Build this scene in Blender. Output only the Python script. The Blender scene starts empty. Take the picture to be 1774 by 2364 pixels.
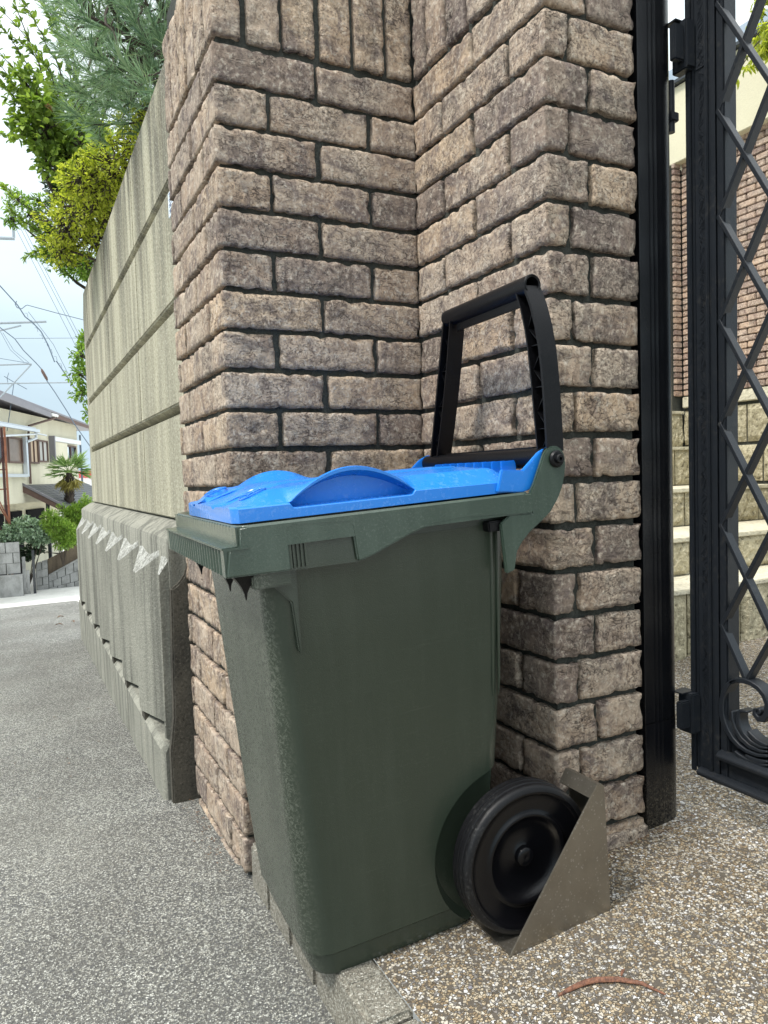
import bpy, bmesh, math, random
import numpy as np
from mathutils import Vector, Matrix, noise
C = bpy.context.scene.collection
SC = bpy.context.scene
R = math.radians

# ------------------------------------------------------------------ camera, world, sun, exposure
W = Vector((0.44822384, 0.8924433, -0.05138428)); RT = Vector((0.89249652, -0.45001365, -0.03062139)); UP = Vector((0.05045149, 0.03213506, 0.99820939))
cam_data = bpy.data.cameras.new('camera'); cam = bpy.data.objects.new('camera', cam_data); C.objects.link(cam)
cam.matrix_world = Matrix(((RT.x, UP.x, -W.x, 0), (RT.y, UP.y, -W.y, 0), (RT.z, UP.z, -W.z, 0), (0, 0, 0, 1)))
cam_data.sensor_fit = 'HORIZONTAL'; cam_data.sensor_width = 36; cam_data.lens = 36 * 1685.16 / 1774
cam_data.clip_start = 0.02; cam_data.clip_end = 900
SC.camera = cam
SUN_EL, SUN_AZ = 58, 262      # azimuth clockwise from +Y
world = bpy.data.worlds.new('World'); SC.world = world; world.use_nodes = True
wn = world.node_tree; wn.nodes.clear()
def NN(nt, t, **k):
    n = nt.nodes.new(t)
    for a, b in k.items():
        if a.startswith('i_'):
            n.inputs[a[2:].replace('_', ' ')].default_value = b
        else: setattr(n, a, b)
    return n
sky = NN(wn, 'ShaderNodeTexSky', sky_type='NISHITA', sun_disc=False, sun_elevation=R(SUN_EL), sun_rotation=R(SUN_AZ), dust_density=2.0)
tc = NN(wn, 'ShaderNodeTexCoord'); mp = NN(wn, 'ShaderNodeMapping'); mp.inputs['Scale'].default_value = (1, 1, 2.6)
cn = NN(wn, 'ShaderNodeTexNoise'); cn.inputs['Scale'].default_value = 2.6; cn.inputs['Detail'].default_value = 6; cn.inputs['Roughness'].default_value = .5
cr = NN(wn, 'ShaderNodeValToRGB'); cr.color_ramp.elements[0].position = .33; cr.color_ramp.elements[1].position = .62
cr.color_ramp.elements[0].color = (.82, .82, .82, 1)
mx = NN(wn, 'ShaderNodeMixRGB'); mx.inputs[2].default_value = (15.2, 15.6, 15.8, 1)
bg = NN(wn, 'ShaderNodeBackground'); bg.inputs['Strength'].default_value = .1; wo = NN(wn, 'ShaderNodeOutputWorld')
L = wn.links.new
L(tc.outputs['Generated'], mp.inputs['Vector']); L(mp.outputs[0], cn.inputs['Vector']); L(cn.outputs['Fac'], cr.inputs[0]); L(cr.outputs[0], mx.inputs[0])
L(sky.outputs[0], mx.inputs[1])
sz = NN(wn, 'ShaderNodeSeparateXYZ'); L(tc.outputs['Generated'], sz.inputs[0])        # overcast sky: zenith brighter than the horizon
gr = NN(wn, 'ShaderNodeValToRGB'); L(sz.outputs[2], gr.inputs[0])
for e_, (p_, c_) in zip([gr.color_ramp.elements[0], gr.color_ramp.elements.new(.22), gr.color_ramp.elements.new(.5), gr.color_ramp.elements[-1]], ((0, (.26, .325, .375)), (.20, (.33, .395, .43)), (.48, (.58, .62, .64)), (1, (1.12, 1.12, 1.12)))):
    e_.position = p_; e_.color = (*c_, 1)
ml = NN(wn, 'ShaderNodeMixRGB', blend_type='MULTIPLY'); ml.inputs[0].default_value = 1; L(mx.outputs[0], ml.inputs[1]); L(gr.outputs[0], ml.inputs[2]); L(ml.outputs[0], bg.inputs[0]); L(bg.outputs[0], wo.inputs[0])
sun_d = bpy.data.lights.new('sun', 'SUN'); sun_d.energy = 2.0; sun_d.angle = R(10); sun_d.color = (1, .96, .9)
sun = bpy.data.objects.new('sun', sun_d); C.objects.link(sun)
sdir = Vector((math.sin(R(SUN_AZ)) * math.cos(R(SUN_EL)), math.cos(R(SUN_AZ)) * math.cos(R(SUN_EL)), math.sin(R(SUN_EL))))
sun.rotation_euler = sdir.to_track_quat('Z', 'Y').to_euler(); sun.location = sdir * 30
SC.view_settings.view_transform = 'Standard'; SC.view_settings.look = 'None'; SC.view_settings.gamma = 1
SC.view_settings.use_curve_mapping = False; SC.view_settings.exposure = 0.75

# ------------------------------------------------------------------ helpers
def tag(o, label=None, cat=None, group=None, kind=None):
    for k, v in (('label', label), ('category', cat), ('group', group), ('kind', kind)):
        if v: o[k] = v
    return o
def empty(name, loc=(0, 0, 0), rot=None, parent=None):
    o = bpy.data.objects.new(name, None); C.objects.link(o); o.location = loc; o.empty_display_size = .05
    if rot is not None:
        o.rotation_mode = 'QUATERNION'; o.rotation_quaternion = rot
    if parent: o.parent = parent
    return o
def finish(me, smooth=True, ang=35):
    if smooth:
        me.shade_smooth(); me.set_sharp_from_angle(angle=R(ang))
def mesh(name, verts, faces, mat, parent=None, off=None, smooth=False, ang=35):
    me = bpy.data.meshes.new(name)
    if off is not None: verts = [(v[0] - off[0], v[1] - off[1], v[2] - off[2]) for v in verts]
    me.from_pydata([tuple(v) for v in verts], [], faces); me.materials.append(mat)
    finish(me, smooth, ang)
    o = bpy.data.objects.new(name, me); C.objects.link(o)
    if parent: o.parent = parent
    return o
class MB:
    def __init__(s): s.bm = bmesh.new()
    def _bev(s, vs, bev, seg):
        if bev > 0:
            es = list({e for v in vs for e in v.link_edges})
            bmesh.ops.bevel(s.bm, geom=es, offset=bev, segments=seg, affect='EDGES', clamp_overlap=True)
    def box(s, x0, x1, y0, y1, z0, z1, bev=0, seg=2):
        vs = [s.bm.verts.new(p) for p in ((x0,y0,z0),(x1,y0,z0),(x1,y1,z0),(x0,y1,z0),(x0,y0,z1),(x1,y0,z1),(x1,y1,z1),(x0,y1,z1))]
        for f in ((0,3,2,1),(4,5,6,7),(0,1,5,4),(1,2,6,5),(2,3,7,6),(3,0,4,7)): s.bm.faces.new([vs[i] for i in f])
        s._bev(vs, bev, seg); return s
    def prism(s, poly, ax, a, b, bev=0, seg=2):
        def P(p, t):
            return {'x': (t, p[0], p[1]), 'y': (p[0], t, p[1]), 'z': (p[0], p[1], t)}[ax]
        A = [s.bm.verts.new(P(p, a)) for p in poly]; B = [s.bm.verts.new(P(p, b)) for p in poly]; n = len(poly)
        fs = [s.bm.faces.new(A), s.bm.faces.new(B[::-1])]
        for i in range(n): fs.append(s.bm.faces.new((A[i], B[i], B[(i+1) % n], A[(i+1) % n])))
        bmesh.ops.recalc_face_normals(s.bm, faces=fs)
        s._bev(A + B, bev, seg); return s
    def loft(s, rings, cap=True, closed=True):
        rv = [[s.bm.verts.new(p) for p in r] for r in rings]; n = len(rv[0]); fs = []
        for a, b in zip(rv, rv[1:]):
            for i in range(n if closed else n - 1):
                j = (i + 1) % n
                fs.append(s.bm.faces.new((a[i], a[j], b[j], b[i])))
        if cap: fs.append(s.bm.faces.new(rv[0][::-1])); fs.append(s.bm.faces.new(rv[-1]))
        bmesh.ops.recalc_face_normals(s.bm, faces=fs); return s
    def tube(s, pts, r, n=8, cap=True, flat=1.0, ref=None):
        pts = [Vector(p) for p in pts]; rings = []; prev = Vector(ref) if ref else None
        for i, p in enumerate(pts):
            t = (pts[min(i+1, len(pts)-1)] - pts[max(i-1, 0)]).normalized()
            if prev is None: prev = t.orthogonal()
            a = (prev - t * prev.dot(t)).normalized(); prev = a; b = t.cross(a)
            rr = r[i] if isinstance(r, (list, tuple)) else r
            rings.append([p + a * rr * math.cos(q) + b * rr * flat * math.sin(q) for q in [2 * math.pi * k / n for k in range(n)]])
        return s.loft(rings, cap)
    def strip(s, pts, w, t, wdir):            # rectangular bar swept along pts: w along wdir, t across
        pts = [Vector(p) for p in pts]; wd = Vector(wdir).normalized(); rings = []
        for i, p in enumerate(pts):
            d = (pts[min(i+1, len(pts)-1)] - pts[max(i-1, 0)]).normalized(); c = d.cross(wd).normalized()
            ww = w[i] if isinstance(w, (list, tuple)) else w; tt = t[i] if isinstance(t, (list, tuple)) else t
            rings.append([p + wd*ww/2 + c*tt/2, p - wd*ww/2 + c*tt/2, p - wd*ww/2 - c*tt/2, p + wd*ww/2 - c*tt/2])
        return s.loft(rings)
    def lathe(s, prof, o, ax, n=48, cap=False):
        o = Vector(o); ax = Vector(ax).normalized(); a = ax.orthogonal().normalized(); b = ax.cross(a)
        rings = [[o + ax * t + (a * math.cos(q) + b * math.sin(q)) * max(r, 1e-4) for q in [2 * math.pi * k / n for k in range(n)]] for r, t in prof]
        return s.loft(rings, cap)
    def obj(s, name, mat, parent=None, off=None, smooth=True, ang=35):
        if off is not None: bmesh.ops.translate(s.bm, verts=s.bm.verts, vec=(-off[0], -off[1], -off[2]))
        me = bpy.data.meshes.new(name); s.bm.to_mesh(me); s.bm.free(); me.materials.append(mat); finish(me, smooth, ang)
        o = bpy.data.objects.new(name, me); C.objects.link(o)
        if parent: o.parent = parent
        return o

# ------------------------------------------------------------------ materials
def new_mat(name):
    m = bpy.data.materials.new(name); m.use_nodes = True; nt = m.node_tree
    return m, nt, nt.nodes['Principled BSDF']
class G:                                    # tiny node-graph helper
    def __init__(s, nt): s.nt = nt
    def n(s, t, **k): return NN(s.nt, t, **k)
    def l(s, a, b): s.nt.links.new(a, b)
    def coords(s, kind='Object', scale=(1, 1, 1), rnd=False):
        t = s.n('ShaderNodeTexCoord'); o = t.outputs[kind]
        if rnd:
            oi = s.n('ShaderNodeObjectInfo'); v = s.n('ShaderNodeVectorMath', operation='MULTIPLY_ADD')
            cb = s.n('ShaderNodeCombineXYZ')
            for i, f in enumerate((37., 61., 23.)):
                mm = s.n('ShaderNodeMath', operation='MULTIPLY'); mm.inputs[1].default_value = f; s.l(oi.outputs['Random'], mm.inputs[0]); s.l(mm.outputs[0], cb.inputs[i])
            v.inputs[1].default_value = (1, 1, 1); s.l(o, v.inputs[0]); s.l(cb.outputs[0], v.inputs[2]); o = v.outputs[0]
        if scale != (1, 1, 1):
            m = s.n('ShaderNodeMapping'); m.inputs['Scale'].default_value = scale; s.l(o, m.inputs[0]); o = m.outputs[0]
        return o
    def noise(s, co, scale, detail=4, rough=.5, dist=0):
        n = s.n('ShaderNodeTexNoise'); n.inputs['Scale'].default_value = scale; n.inputs['Detail'].default_value = detail
        n.inputs['Roughness'].default_value = rough; n.inputs['Distortion'].default_value = dist
        if co is not None: s.l(co, n.inputs['Vector'])
        return n.outputs['Fac']
    def voro(s, co, scale, feature='F1', out='Distance', rnd=1):
        n = s.n('ShaderNodeTexVoronoi', feature=feature); n.inputs['Scale'].default_value = scale; n.inputs['Randomness'].default_value = rnd
        s.l(co, n.inputs['Vector']); return n.outputs[out]
    def ramp(s, f, stops, mode='LINEAR'):
        r = s.n('ShaderNodeValToRGB'); cr = r.color_ramp; cr.interpolation = mode
        while len(cr.elements) < len(stops): cr.elements.new(.5)
        for e, (p, c) in zip(cr.elements, stops):
            e.position = p; e.color = (c, c, c, 1) if isinstance(c, (int, float)) else (*c, 1)
        s.l(f, r.inputs[0]); return r.outputs[0]
    def mix(s, f, a, b, mode='MIX'):
        m = s.n('ShaderNodeMixRGB', blend_type=mode)
        for i, v in ((0, f), (1, a), (2, b)):
            if isinstance(v, (int, float)): m.inputs[i].default_value = v if i == 0 else (v, v, v, 1)
            elif isinstance(v, tuple): m.inputs[i].default_value = (*v, 1)
            else: s.l(v, m.inputs[i])
        return m.outputs[0]
    def math(s, op, a, b=0., c=None):
        m = s.n('ShaderNodeMath', operation=op)
        for i, v in enumerate((a, b) if c is None else (a, b, c)):
            if isinstance(v, (int, float)): m.inputs[i].default_value = v
            else: s.l(v, m.inputs[i])
        return m.outputs[0]
    def bump(s, h, dist, strength=1, normal=None):
        b = s.n('ShaderNodeBump'); b.inputs['Distance'].default_value = dist; b.inputs['Strength'].default_value = strength; s.l(h, b.inputs['Height'])
        if normal: s.l(normal, b.inputs['Normal'])
        return b.outputs[0]
    def rnd(s): return s.n('ShaderNodeObjectInfo').outputs['Random']
    def island(s): return s.n('ShaderNodeNewGeometry').outputs['Random Per Island']

def mat_brick(name, tan=(.40, .298, .215), pale=(.56, .458, .355), purple=(.165, .13, .118), bumpd=.0034, sc=1.0):
    m, nt, p = new_mat(name); g = G(nt); co = g.coords(rnd=True)
    big = g.noise(co, 9 * sc, 4, .6); med = g.noise(co, 38 * sc, 6, .65); fine = g.noise(co, 230 * sc, 4, .7)
    col = g.mix(g.ramp(big, [(.38, 0), (.62, 1)]), tan, pale)
    rr = g.rnd()
    col = g.mix(g.ramp(g.math('FRACT', g.math('MULTIPLY', rr, 7.13)), [(0, 0), (.6, 0), (.8, .3), (1, .5)]), col, tuple(min(1, a * b) for a, b in zip(pale, (1.08, .95, .78))))
    col = g.mix(g.ramp(rr, [(.0, .75), (.16, .1), (.6, 0), (.85, .2), (1, .85)]), col, purple)
    blot = g.noise(g.coords(rnd=True, scale=(1.3, 1.3, 1.3)), 14 * sc, 5, .65, 1.2)
    col = g.mix(g.ramp(blot, [(.47, 0), (.66, .85)]), col, purple)
    streak = g.noise(g.coords(rnd=True, scale=(60, 60, 7)), 1 * sc, 3, .6)
    col = g.mix(g.ramp(streak, [(.58, 0), (.75, .35)]), col, (.62, .54, .44))
    # crackle: warped voronoi edges
    wv = g.n('ShaderNodeMixRGB', blend_type='LINEAR_LIGHT'); wv.inputs[0].default_value = .055; g.l(co, wv.inputs[1])
    nz = g.n('ShaderNodeTexNoise'); nz.inputs['Scale'].default_value = 26 * sc; nz.inputs['Detail'].default_value = 5; g.l(co, nz.inputs['Vector']); g.l(nz.outputs['Color'], wv.inputs[2])
    cell = g.voro(wv.outputs[0], 26 * sc, 'DISTANCE_TO_EDGE'); crack = g.ramp(cell, [(0, 0), (.035, 1)])
    wr = g.noise(g.coords(rnd=True, scale=(1, 1, 2.4)), 21 * sc, 4, .55, 1.4)
    wl = g.ramp(g.math('ABSOLUTE', g.math('SUBTRACT', wr, .5)), [(0, 0), (.013, .9), (.02, 1)])
    wm = g.ramp(g.noise(co, 12 * sc, 2, .5), [(.47, 0), (.55, 1)])
    wl = g.mix(wm, 1.0, wl)
    wr2 = g.noise(g.coords(rnd=True, scale=(1.2, 1.2, 1.6)), 62 * sc, 4, .6, 1.0)
    wl2 = g.ramp(g.math('ABSOLUTE', g.math('SUBTRACT', wr2, .5)), [(0, 0), (.03, .8), (.05, 1)])
    wm2 = g.ramp(g.noise(co, 9 * sc, 3, .6), [(.5, 0), (.6, 1)])
    wl = g.math('MULTIPLY', wl, g.math('SUBTRACT', 1.0, g.math('MULTIPLY', g.math('SUBTRACT', 1.0, wl2), g.math('MULTIPLY', wm2, .6))))
    cmask = g.ramp(g.noise(co, 17 * sc, 3, .5), [(.54, 0), (.64, 1)])
    crack = g.mix(cmask, 1.0, crack)
    pits = g.ramp(fine, [(.36, 0), (.47, 1)])
    micro = g.noise(co, 95 * sc, 4, .7, .3)
    patchy = g.ramp(g.noise(co, 8 * sc, 4, .6, .6), [(.40, .12), (.60, 1)])
    soot = g.noise(g.coords(rnd=True, scale=(1, 1, 2.2)), 6 * sc, 5, .68, .8)
    col = g.mix(g.ramp(soot, [(.52, 0), (.70, .75)]), col, (.12, .095, .09))
    col = g.mix(g.ramp(soot, [(.28, .5), (.44, 0)]), col, tuple(min(1, c * 1.2) for c in pale))
    col = g.mix(g.math('MULTIPLY', g.math('MULTIPLY', g.math('SUBTRACT', 1.0, pits), patchy), .8), col, (.10, .08, .07))
    col = g.mix(g.math('MULTIPLY', g.math('SUBTRACT', 1.0, crack), .85), col, (.05, .04, .036))
    col = g.mix(g.math('MULTIPLY', g.math('SUBTRACT', 1.0, wl), .75), col, (.055, .042, .038))
    col = g.mix(g.math('MULTIPLY', g.ramp(micro, [(.34, .8), (.47, 0), (.74, 0)]), patchy), col, (.08, .06, .05))
    col = g.mix(g.ramp(micro, [(.52, 0), (.70, .65)]), col, (.70, .62, .51))
    g.l(col, p.inputs['Base Color']); p.inputs['Roughness'].default_value = .92; p.inputs['Specular IOR Level'].default_value = .25
    h = g.math('ADD', g.math('ADD', g.math('MULTIPLY', med, .9), g.math('MULTIPLY', wl, .5)), g.math('ADD', g.math('MULTIPLY', crack, .35), g.math('ADD', g.math('MULTIPLY', micro, .8), g.math('MULTIPLY', pits, .25))))
    g.l(g.bump(h, bumpd), p.inputs['Normal'])
    return m
def mat_grit(name, dark, light, scale=220, bumpd=.001, stain=(.2, .2, .17), stain_amt=.5, streak=(9, 9, .6), speck=.5, rough=.9, sl=(.45, .68)):
    m, nt, p = new_mat(name); g = G(nt); co = g.coords()
    col = g.mix(g.noise(co, 5, 5, .6), dark, light)
    st = g.noise(g.coords(scale=streak), 2.2, 6, .6)
    col = g.mix(g.math('MULTIPLY', g.ramp(st, [(sl[0], 0), (sl[1], 1)]), stain_amt), col, stain)
    sp = g.noise(co, scale, 3, .7)
    col = g.mix(g.ramp(sp, [(.30, speck), (.46, 0)]), col, tuple(c * .25 for c in dark))
    col = g.mix(g.ramp(sp, [(.55, 0), (.75, speck)]), col, tuple(min(1, c * 1.45) for c in light))
    g.l(col, p.inputs['Base Color']); p.inputs['Roughness'].default_value = rough; p.inputs['Specular IOR Level'].default_value = .2
    g.l(g.bump(g.math('ADD', sp, g.noise(co, scale * .3, 4, .6)), bumpd), p.inputs['Normal'])
    return m
def mat_pebble(name, cols, mortar, scale, bumpd=.003, edge=.09, patch=None, rough=.75):
    m, nt, p = new_mat(name); g = G(nt); co0 = g.coords()
    wv = g.n('ShaderNodeMixRGB', blend_type='LINEAR_LIGHT'); wv.inputs[0].default_value = .0035; g.l(co0, wv.inputs[1])
    nz = g.n('ShaderNodeTexNoise'); nz.inputs['Scale'].default_value = scale * .8; nz.inputs['Detail'].default_value = 2; g.l(co0, nz.inputs['Vector']); g.l(nz.outputs['Color'], wv.inputs[2])
    co = wv.outputs[0]
    v = g.n('ShaderNodeTexVoronoi', feature='F1'); v.inputs['Scale'].default_value = scale; g.l(co, v.inputs['Vector'])
    sep = g.n('ShaderNodeSeparateColor'); g.l(v.outputs['Color'], sep.inputs[0])
    col = g.ramp(sep.outputs[0], cols, 'CONSTANT')
    d = g.voro(co, scale, 'DISTANCE_TO_EDGE')
    keep = g.math('MULTIPLY', g.ramp(d, [(edge * .4, 0), (edge, 1)]), g.ramp(sep.outputs[1], [(.18, 0), (.2, 1)]))
    col = g.mix(keep, mortar, col)
    col = g.mix(g.ramp(g.noise(co0, scale * 2.2, 3, .7), [(.35, .45), (.5, 0)]), col, (.05, .045, .04))
    big = g.noise(co0, 3.1, 6, .6)
    col = g.mix(g.ramp(big, [(.4, .28), (.6, 0)]), col, (.11, .10, .085))
    if patch: col = g.mix(g.ramp(g.noise(co0, 1.3, 5, .6, .5), [(.5, 0), (.68, patch[0])]), col, patch[1])
    g.l(col, p.inputs['Base Color']); p.inputs['Roughness'].default_value = rough; p.inputs['Specular IOR Level'].default_value = .3
    h = g.math('ADD', g.math('MULTIPLY', g.ramp(d, [(0, 0), (edge * 2.4, 1)]), keep), g.math('MULTIPLY', g.noise(co0, scale * .5, 3), .4))
    g.l(g.bump(h, bumpd), p.inputs['Normal'])
    return m
def mat_plastic(name, col, rough=.35, dirt=(.3, .3, .26), dirt_amt=.3, dscale=300, dlow=None, grain=.0003, sheen_scuff=.0, spec=.5):
    m, nt, p = new_mat(name); g = G(nt); co = g.coords()
    c = g.mix(g.noise(co, 6, 4), tuple(x * .88 for x in col), tuple(min(1, x * 1.1) for x in col))
    f = g.math('MULTIPLY', g.ramp(g.noise(co, dscale, 4, .75), [(.52, 0), (.72, 1)]), g.ramp(g.noise(co, 9, 4, .6), [(.42, 0), (.62, 1)]))
    f = g.math('MULTIPLY', f, dirt_amt)
    if dlow:                      # splashed dirt: axis, start, end
        sx = g.n('ShaderNodeSeparateXYZ'); g.l(co, sx.inputs[0])
        mr = g.n('ShaderNodeMapRange'); mr.inputs[1].default_value = dlow[1]; mr.inputs[2].default_value = dlow[2]; g.l(g.math('ADD', sx.outputs[0], g.math('MULTIPLY', sx.outputs[2], .055)) if dlow[0] == 0 else sx.outputs[dlow[0]], mr.inputs[0])
        f2 = g.math('MULTIPLY', mr.outputs[0], g.ramp(g.noise(co, 210, 5, .8, .8), [(.45, 0), (.64, 1)]))
        f2 = g.math('MULTIPLY', f2, g.ramp(g.noise(g.coords(scale=(6, 6, 2)), 2, 5, .6), [(.3, .15), (.6, 1)]))
        f = g.math('MAXIMUM', f, g.math('MULTIPLY', f2, dlow[3]))
    c = g.mix(f, c, dirt)
    if sheen_scuff:
        s3 = g.noise(g.coords(scale=(14, 14, 1.1)), 2.2, 5, .6); c = g.mix(g.ramp(s3, [(.45, 0), (.7, sheen_scuff * 1.1)]), c, tuple(min(1, x * 1.5 + .03) for x in col))  # pale upright streaks: soft reflections put into the base colour
        s2 = g.ramp(g.noise(g.coords(scale=(2, 2, 30)), 8, 5, .7), [(.6, 0), (.72, sheen_scuff)]); c = g.mix(s2, c, tuple(min(1, x * 1.6 + .05) for x in col))
    g.l(c, p.inputs['Base Color'])
    g.l(g.math('ADD', rough, g.math('ADD', g.math('MULTIPLY', g.noise(co, 13, 5, .65), .12), g.math('MULTIPLY', f, .4))), p.inputs['Roughness']); p.inputs['Specular IOR Level'].default_value = spec
    g.l(g.bump(g.math('ADD', g.noise(co, 700, 2), g.math('MULTIPLY', g.noise(co, 5, 2), 14)), grain), p.inputs['Normal'])
    return m
def mat_simple(name, col, rough=.7, metal=0, var=.15, scale=20, bumpd=0, streak=None, spec=.5):
    m, nt, p = new_mat(name); g = G(nt); co = g.coords(scale=streak or (1, 1, 1))
    c = g.mix(g.noise(co, scale, 5, .65), tuple(x * (1 - var) for x in col), tuple(min(1, x * (1 + var)) for x in col))
    g.l(c, p.inputs['Base Color']); p.inputs['Roughness'].default_value = rough; p.inputs['Metallic'].default_value = metal; p.inputs['Specular IOR Level'].default_value = spec
    if bumpd: g.l(g.bump(g.noise(co, scale * 3, 4), bumpd), p.inputs['Normal'])
    return m
def mat_leaf(name, cols, trans=.35, rough=.5):
    m, nt, p = new_mat(name); g = G(nt)
    col = g.ramp(g.island(), [(i / max(1, len(cols) - 1), c) for i, c in enumerate(cols)])
    g.l(col, p.inputs['Base Color']); p.inputs['Roughness'].default_value = rough; p.inputs['Specular IOR Level'].default_value = .35
    t = g.n('ShaderNodeBsdfTranslucent'); g.l(g.mix(1.0, col, (1.25, 1.3, .7), 'MULTIPLY'), t.inputs[0])
    ms = g.n('ShaderNodeMixShader'); ms.inputs[0].default_value = trans; out = nt.nodes['Material Output']
    g.l(p.outputs[0], ms.inputs[1]); g.l(t.outputs[0], ms.inputs[2]); g.l(ms.outputs[0], out.inputs[0])
    return m

M = {}
M['brick'] = mat_brick('weathered_brick')
M['mortar'] = mat_grit('grey_mortar', (.035, .037, .032), (.085, .09, .078), 200, .004, (.03, .033, .03), .6)
def mat_panel():
    m, nt, p = new_mat('cream_cast_stone'); g = G(nt); co = g.coords()
    col = g.mix(g.noise(co, 6, 5, .6), (.37, .345, .245), (.58, .55, .42))
    run = g.noise(g.coords(scale=(4.5, 4.5, .35)), 2.4, 6, .62); fine_run = g.noise(g.coords(scale=(11, 11, .5)), 2, 6, .65)
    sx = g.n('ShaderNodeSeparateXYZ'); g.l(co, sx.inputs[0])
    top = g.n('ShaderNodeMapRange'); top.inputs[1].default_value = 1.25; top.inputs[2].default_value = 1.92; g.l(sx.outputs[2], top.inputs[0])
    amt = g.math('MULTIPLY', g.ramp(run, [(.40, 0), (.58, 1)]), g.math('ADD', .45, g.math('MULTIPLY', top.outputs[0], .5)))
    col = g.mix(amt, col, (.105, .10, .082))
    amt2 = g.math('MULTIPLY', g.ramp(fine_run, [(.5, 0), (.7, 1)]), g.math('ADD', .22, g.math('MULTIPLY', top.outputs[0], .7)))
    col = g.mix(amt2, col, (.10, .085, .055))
    g1 = g.noise(co, 130, 4, .75, .5); g2 = g.noise(co, 330, 3, .7)
    col = g.mix(g.ramp(g1, [(.34, .75), (.47, 0)]), col, (.10, .095, .065)); col = g.mix(g.ramp(g1, [(.53, 0), (.7, .6)]), col, (.80, .77, .62))
    col = g.mix(g.ramp(g2, [(.34, .35), (.47, 0)]), col, (.12, .11, .08))
    g.l(col, p.inputs['Base Color']); p.inputs['Roughness'].default_value = .93; p.inputs['Specular IOR Level'].default_value = .2
    g.l(g.bump(g.math('ADD', g1, g.math('MULTIPLY', g2, .4)), .0035), p.inputs['Normal']); return m
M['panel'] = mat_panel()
def mat_bloom(m):
    nt = m.node_tree; g = G(nt); p = nt.nodes['Principled BSDF']; src = p.inputs['Base Color'].links[0].from_socket; co = g.coords()
    sx = g.n('ShaderNodeSeparateXYZ'); g.l(co, sx.inputs[0])
    z = g.math('ADD', sx.outputs[2], g.math('MULTIPLY', g.math('SUBTRACT', g.noise(co, 22, 4, .7), .5), .05))
    band = g.ramp(z, [(.595, 0), (.63, 1), (.668, 1), (.685, 0)])
    f = g.math('MULTIPLY', band, g.ramp(g.noise(co, 34, 5, .75), [(.46, .05), (.56, .8)]))
    g.l(g.mix(f, src, (.58, .58, .54)), p.inputs['Base Color']); return m
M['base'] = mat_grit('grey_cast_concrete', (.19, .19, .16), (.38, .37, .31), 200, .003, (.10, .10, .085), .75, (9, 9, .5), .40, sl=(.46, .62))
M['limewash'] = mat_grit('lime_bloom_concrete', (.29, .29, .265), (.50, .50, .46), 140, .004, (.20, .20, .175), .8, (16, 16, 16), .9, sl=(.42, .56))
M['darkgrit'] = mat_grit('dark_concrete', (.05, .046, .036), (.12, .11, .09), 150, .0015, (.02, .02, .02), .5, (5, 5, 3), .7)  # darker concrete for joint backing, slots, core and end face
M['aggregate'] = mat_pebble('exposed_aggregate', [(0, (.27, .20, .12)), (.16, (.47, .40, .29)), (.33, (.62, .56, .46)), (.5, (.36, .27, .16)), (.62, (.66, .63, .58)), (.72, (.52, .42, .28)), (.84, (.24, .22, .20)), (.93, (.80, .79, .77))], (.10, .084, .065), 232, .003, .05)
M['asphalt'] = mat_pebble('worn_asphalt', [(0, (.17, .17, .16)), (.20, (.54, .53, .46)), (.42, (.25, .25, .235)), (.55, (.66, .66, .60)), (.68, (.15, .155, .16)), (.80, (.74, .74, .67))], (.13, .13, .12), 350, .0022, .06, patch=(.22, (.46, .45, .39)), rough=.85)
M['kerb'] = mat_pebble('kerb_granite', [(0, (.34, .32, .26)), (.3, (.46, .44, .37)), (.5, (.17, .16, .13)), (.7, (.40, .38, .31)), (.85, (.62, .60, .52))], (.22, .20, .16), 420, .0010, .05, patch=(.5, (.17, .15, .11)), rough=.9)
M['lane'] = mat_grit('pale_concrete_lane', (.58, .58, .55), (.75, .75, .71), 60, .002, (.4, .4, .37), .4, (1, 1, 1), .25)
M['green'] = mat_plastic('green_bin_plastic', (.031, .042, .029), .15, (.25, .26, .21), .05, dlow=(0, -.010, -.030, .6), sheen_scuff=.10)
M['green2'] = mat_plastic('green_rim_plastic', (.038, .060, .044), .14, (.42, .44, .38), .12, sheen_scuff=.25)
M['blue'] = mat_plastic('blue_lid_plastic', (.012, .195, .66), .20, (.35, .5, .75), .22, dscale=120, sheen_scuff=.0, grain=.00012)
M['black'] = mat_plastic('black_plastic', (.004, .004, .005), .28, (.12, .12, .12), .10, spec=.28)
M['rubber'] = mat_plastic('black_rubber', (.006, .006, .007), .38, (.16, .16, .15), .35, dscale=260, spec=.28)
M['hub'] = mat_plastic('glossy_black_hub', (.004, .004, .005), .08, (.1, .1, .1), .05, spec=.28)
M['iron'] = mat_plastic('painted_black_iron', (.015, .018, .0225), .34, (.30, .26, .20), .10, dscale=90, grain=.0004, spec=.28)
M['post'] = mat_plastic('painted_post', (.004, .0045, .006), .16, (.24, .2, .14), .10, dlow=(2, .12, .0, .5), spec=.28)
def mat_steel():
    m, nt, p = new_mat('stainless_sheet'); g = G(nt); co = g.coords()
    c = g.mix(g.noise(co, 18, 5, .7), (.19, .17, .14), (.33, .30, .25))
    spl = g.math('MULTIPLY', g.ramp(g.voro(co, 190), [(0, 1), (.34, 0)]), g.ramp(g.noise(co, 60, 3), [(.45, 0), (.52, 1)]))
    c = g.mix(g.math('MULTIPLY', spl, .6), c, (.6, .58, .54)); g.l(c, p.inputs['Base Color'])
    p.inputs['Metallic'].default_value = .85; g.l(g.math('ADD', .22, g.math('MULTIPLY', g.noise(co, 30, 5), .25)), p.inputs['Roughness'])
    g.l(g.bump(g.noise(co, 25, 4), .001), p.inputs['Normal']); return m
M['steel'] = mat_steel()
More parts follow.
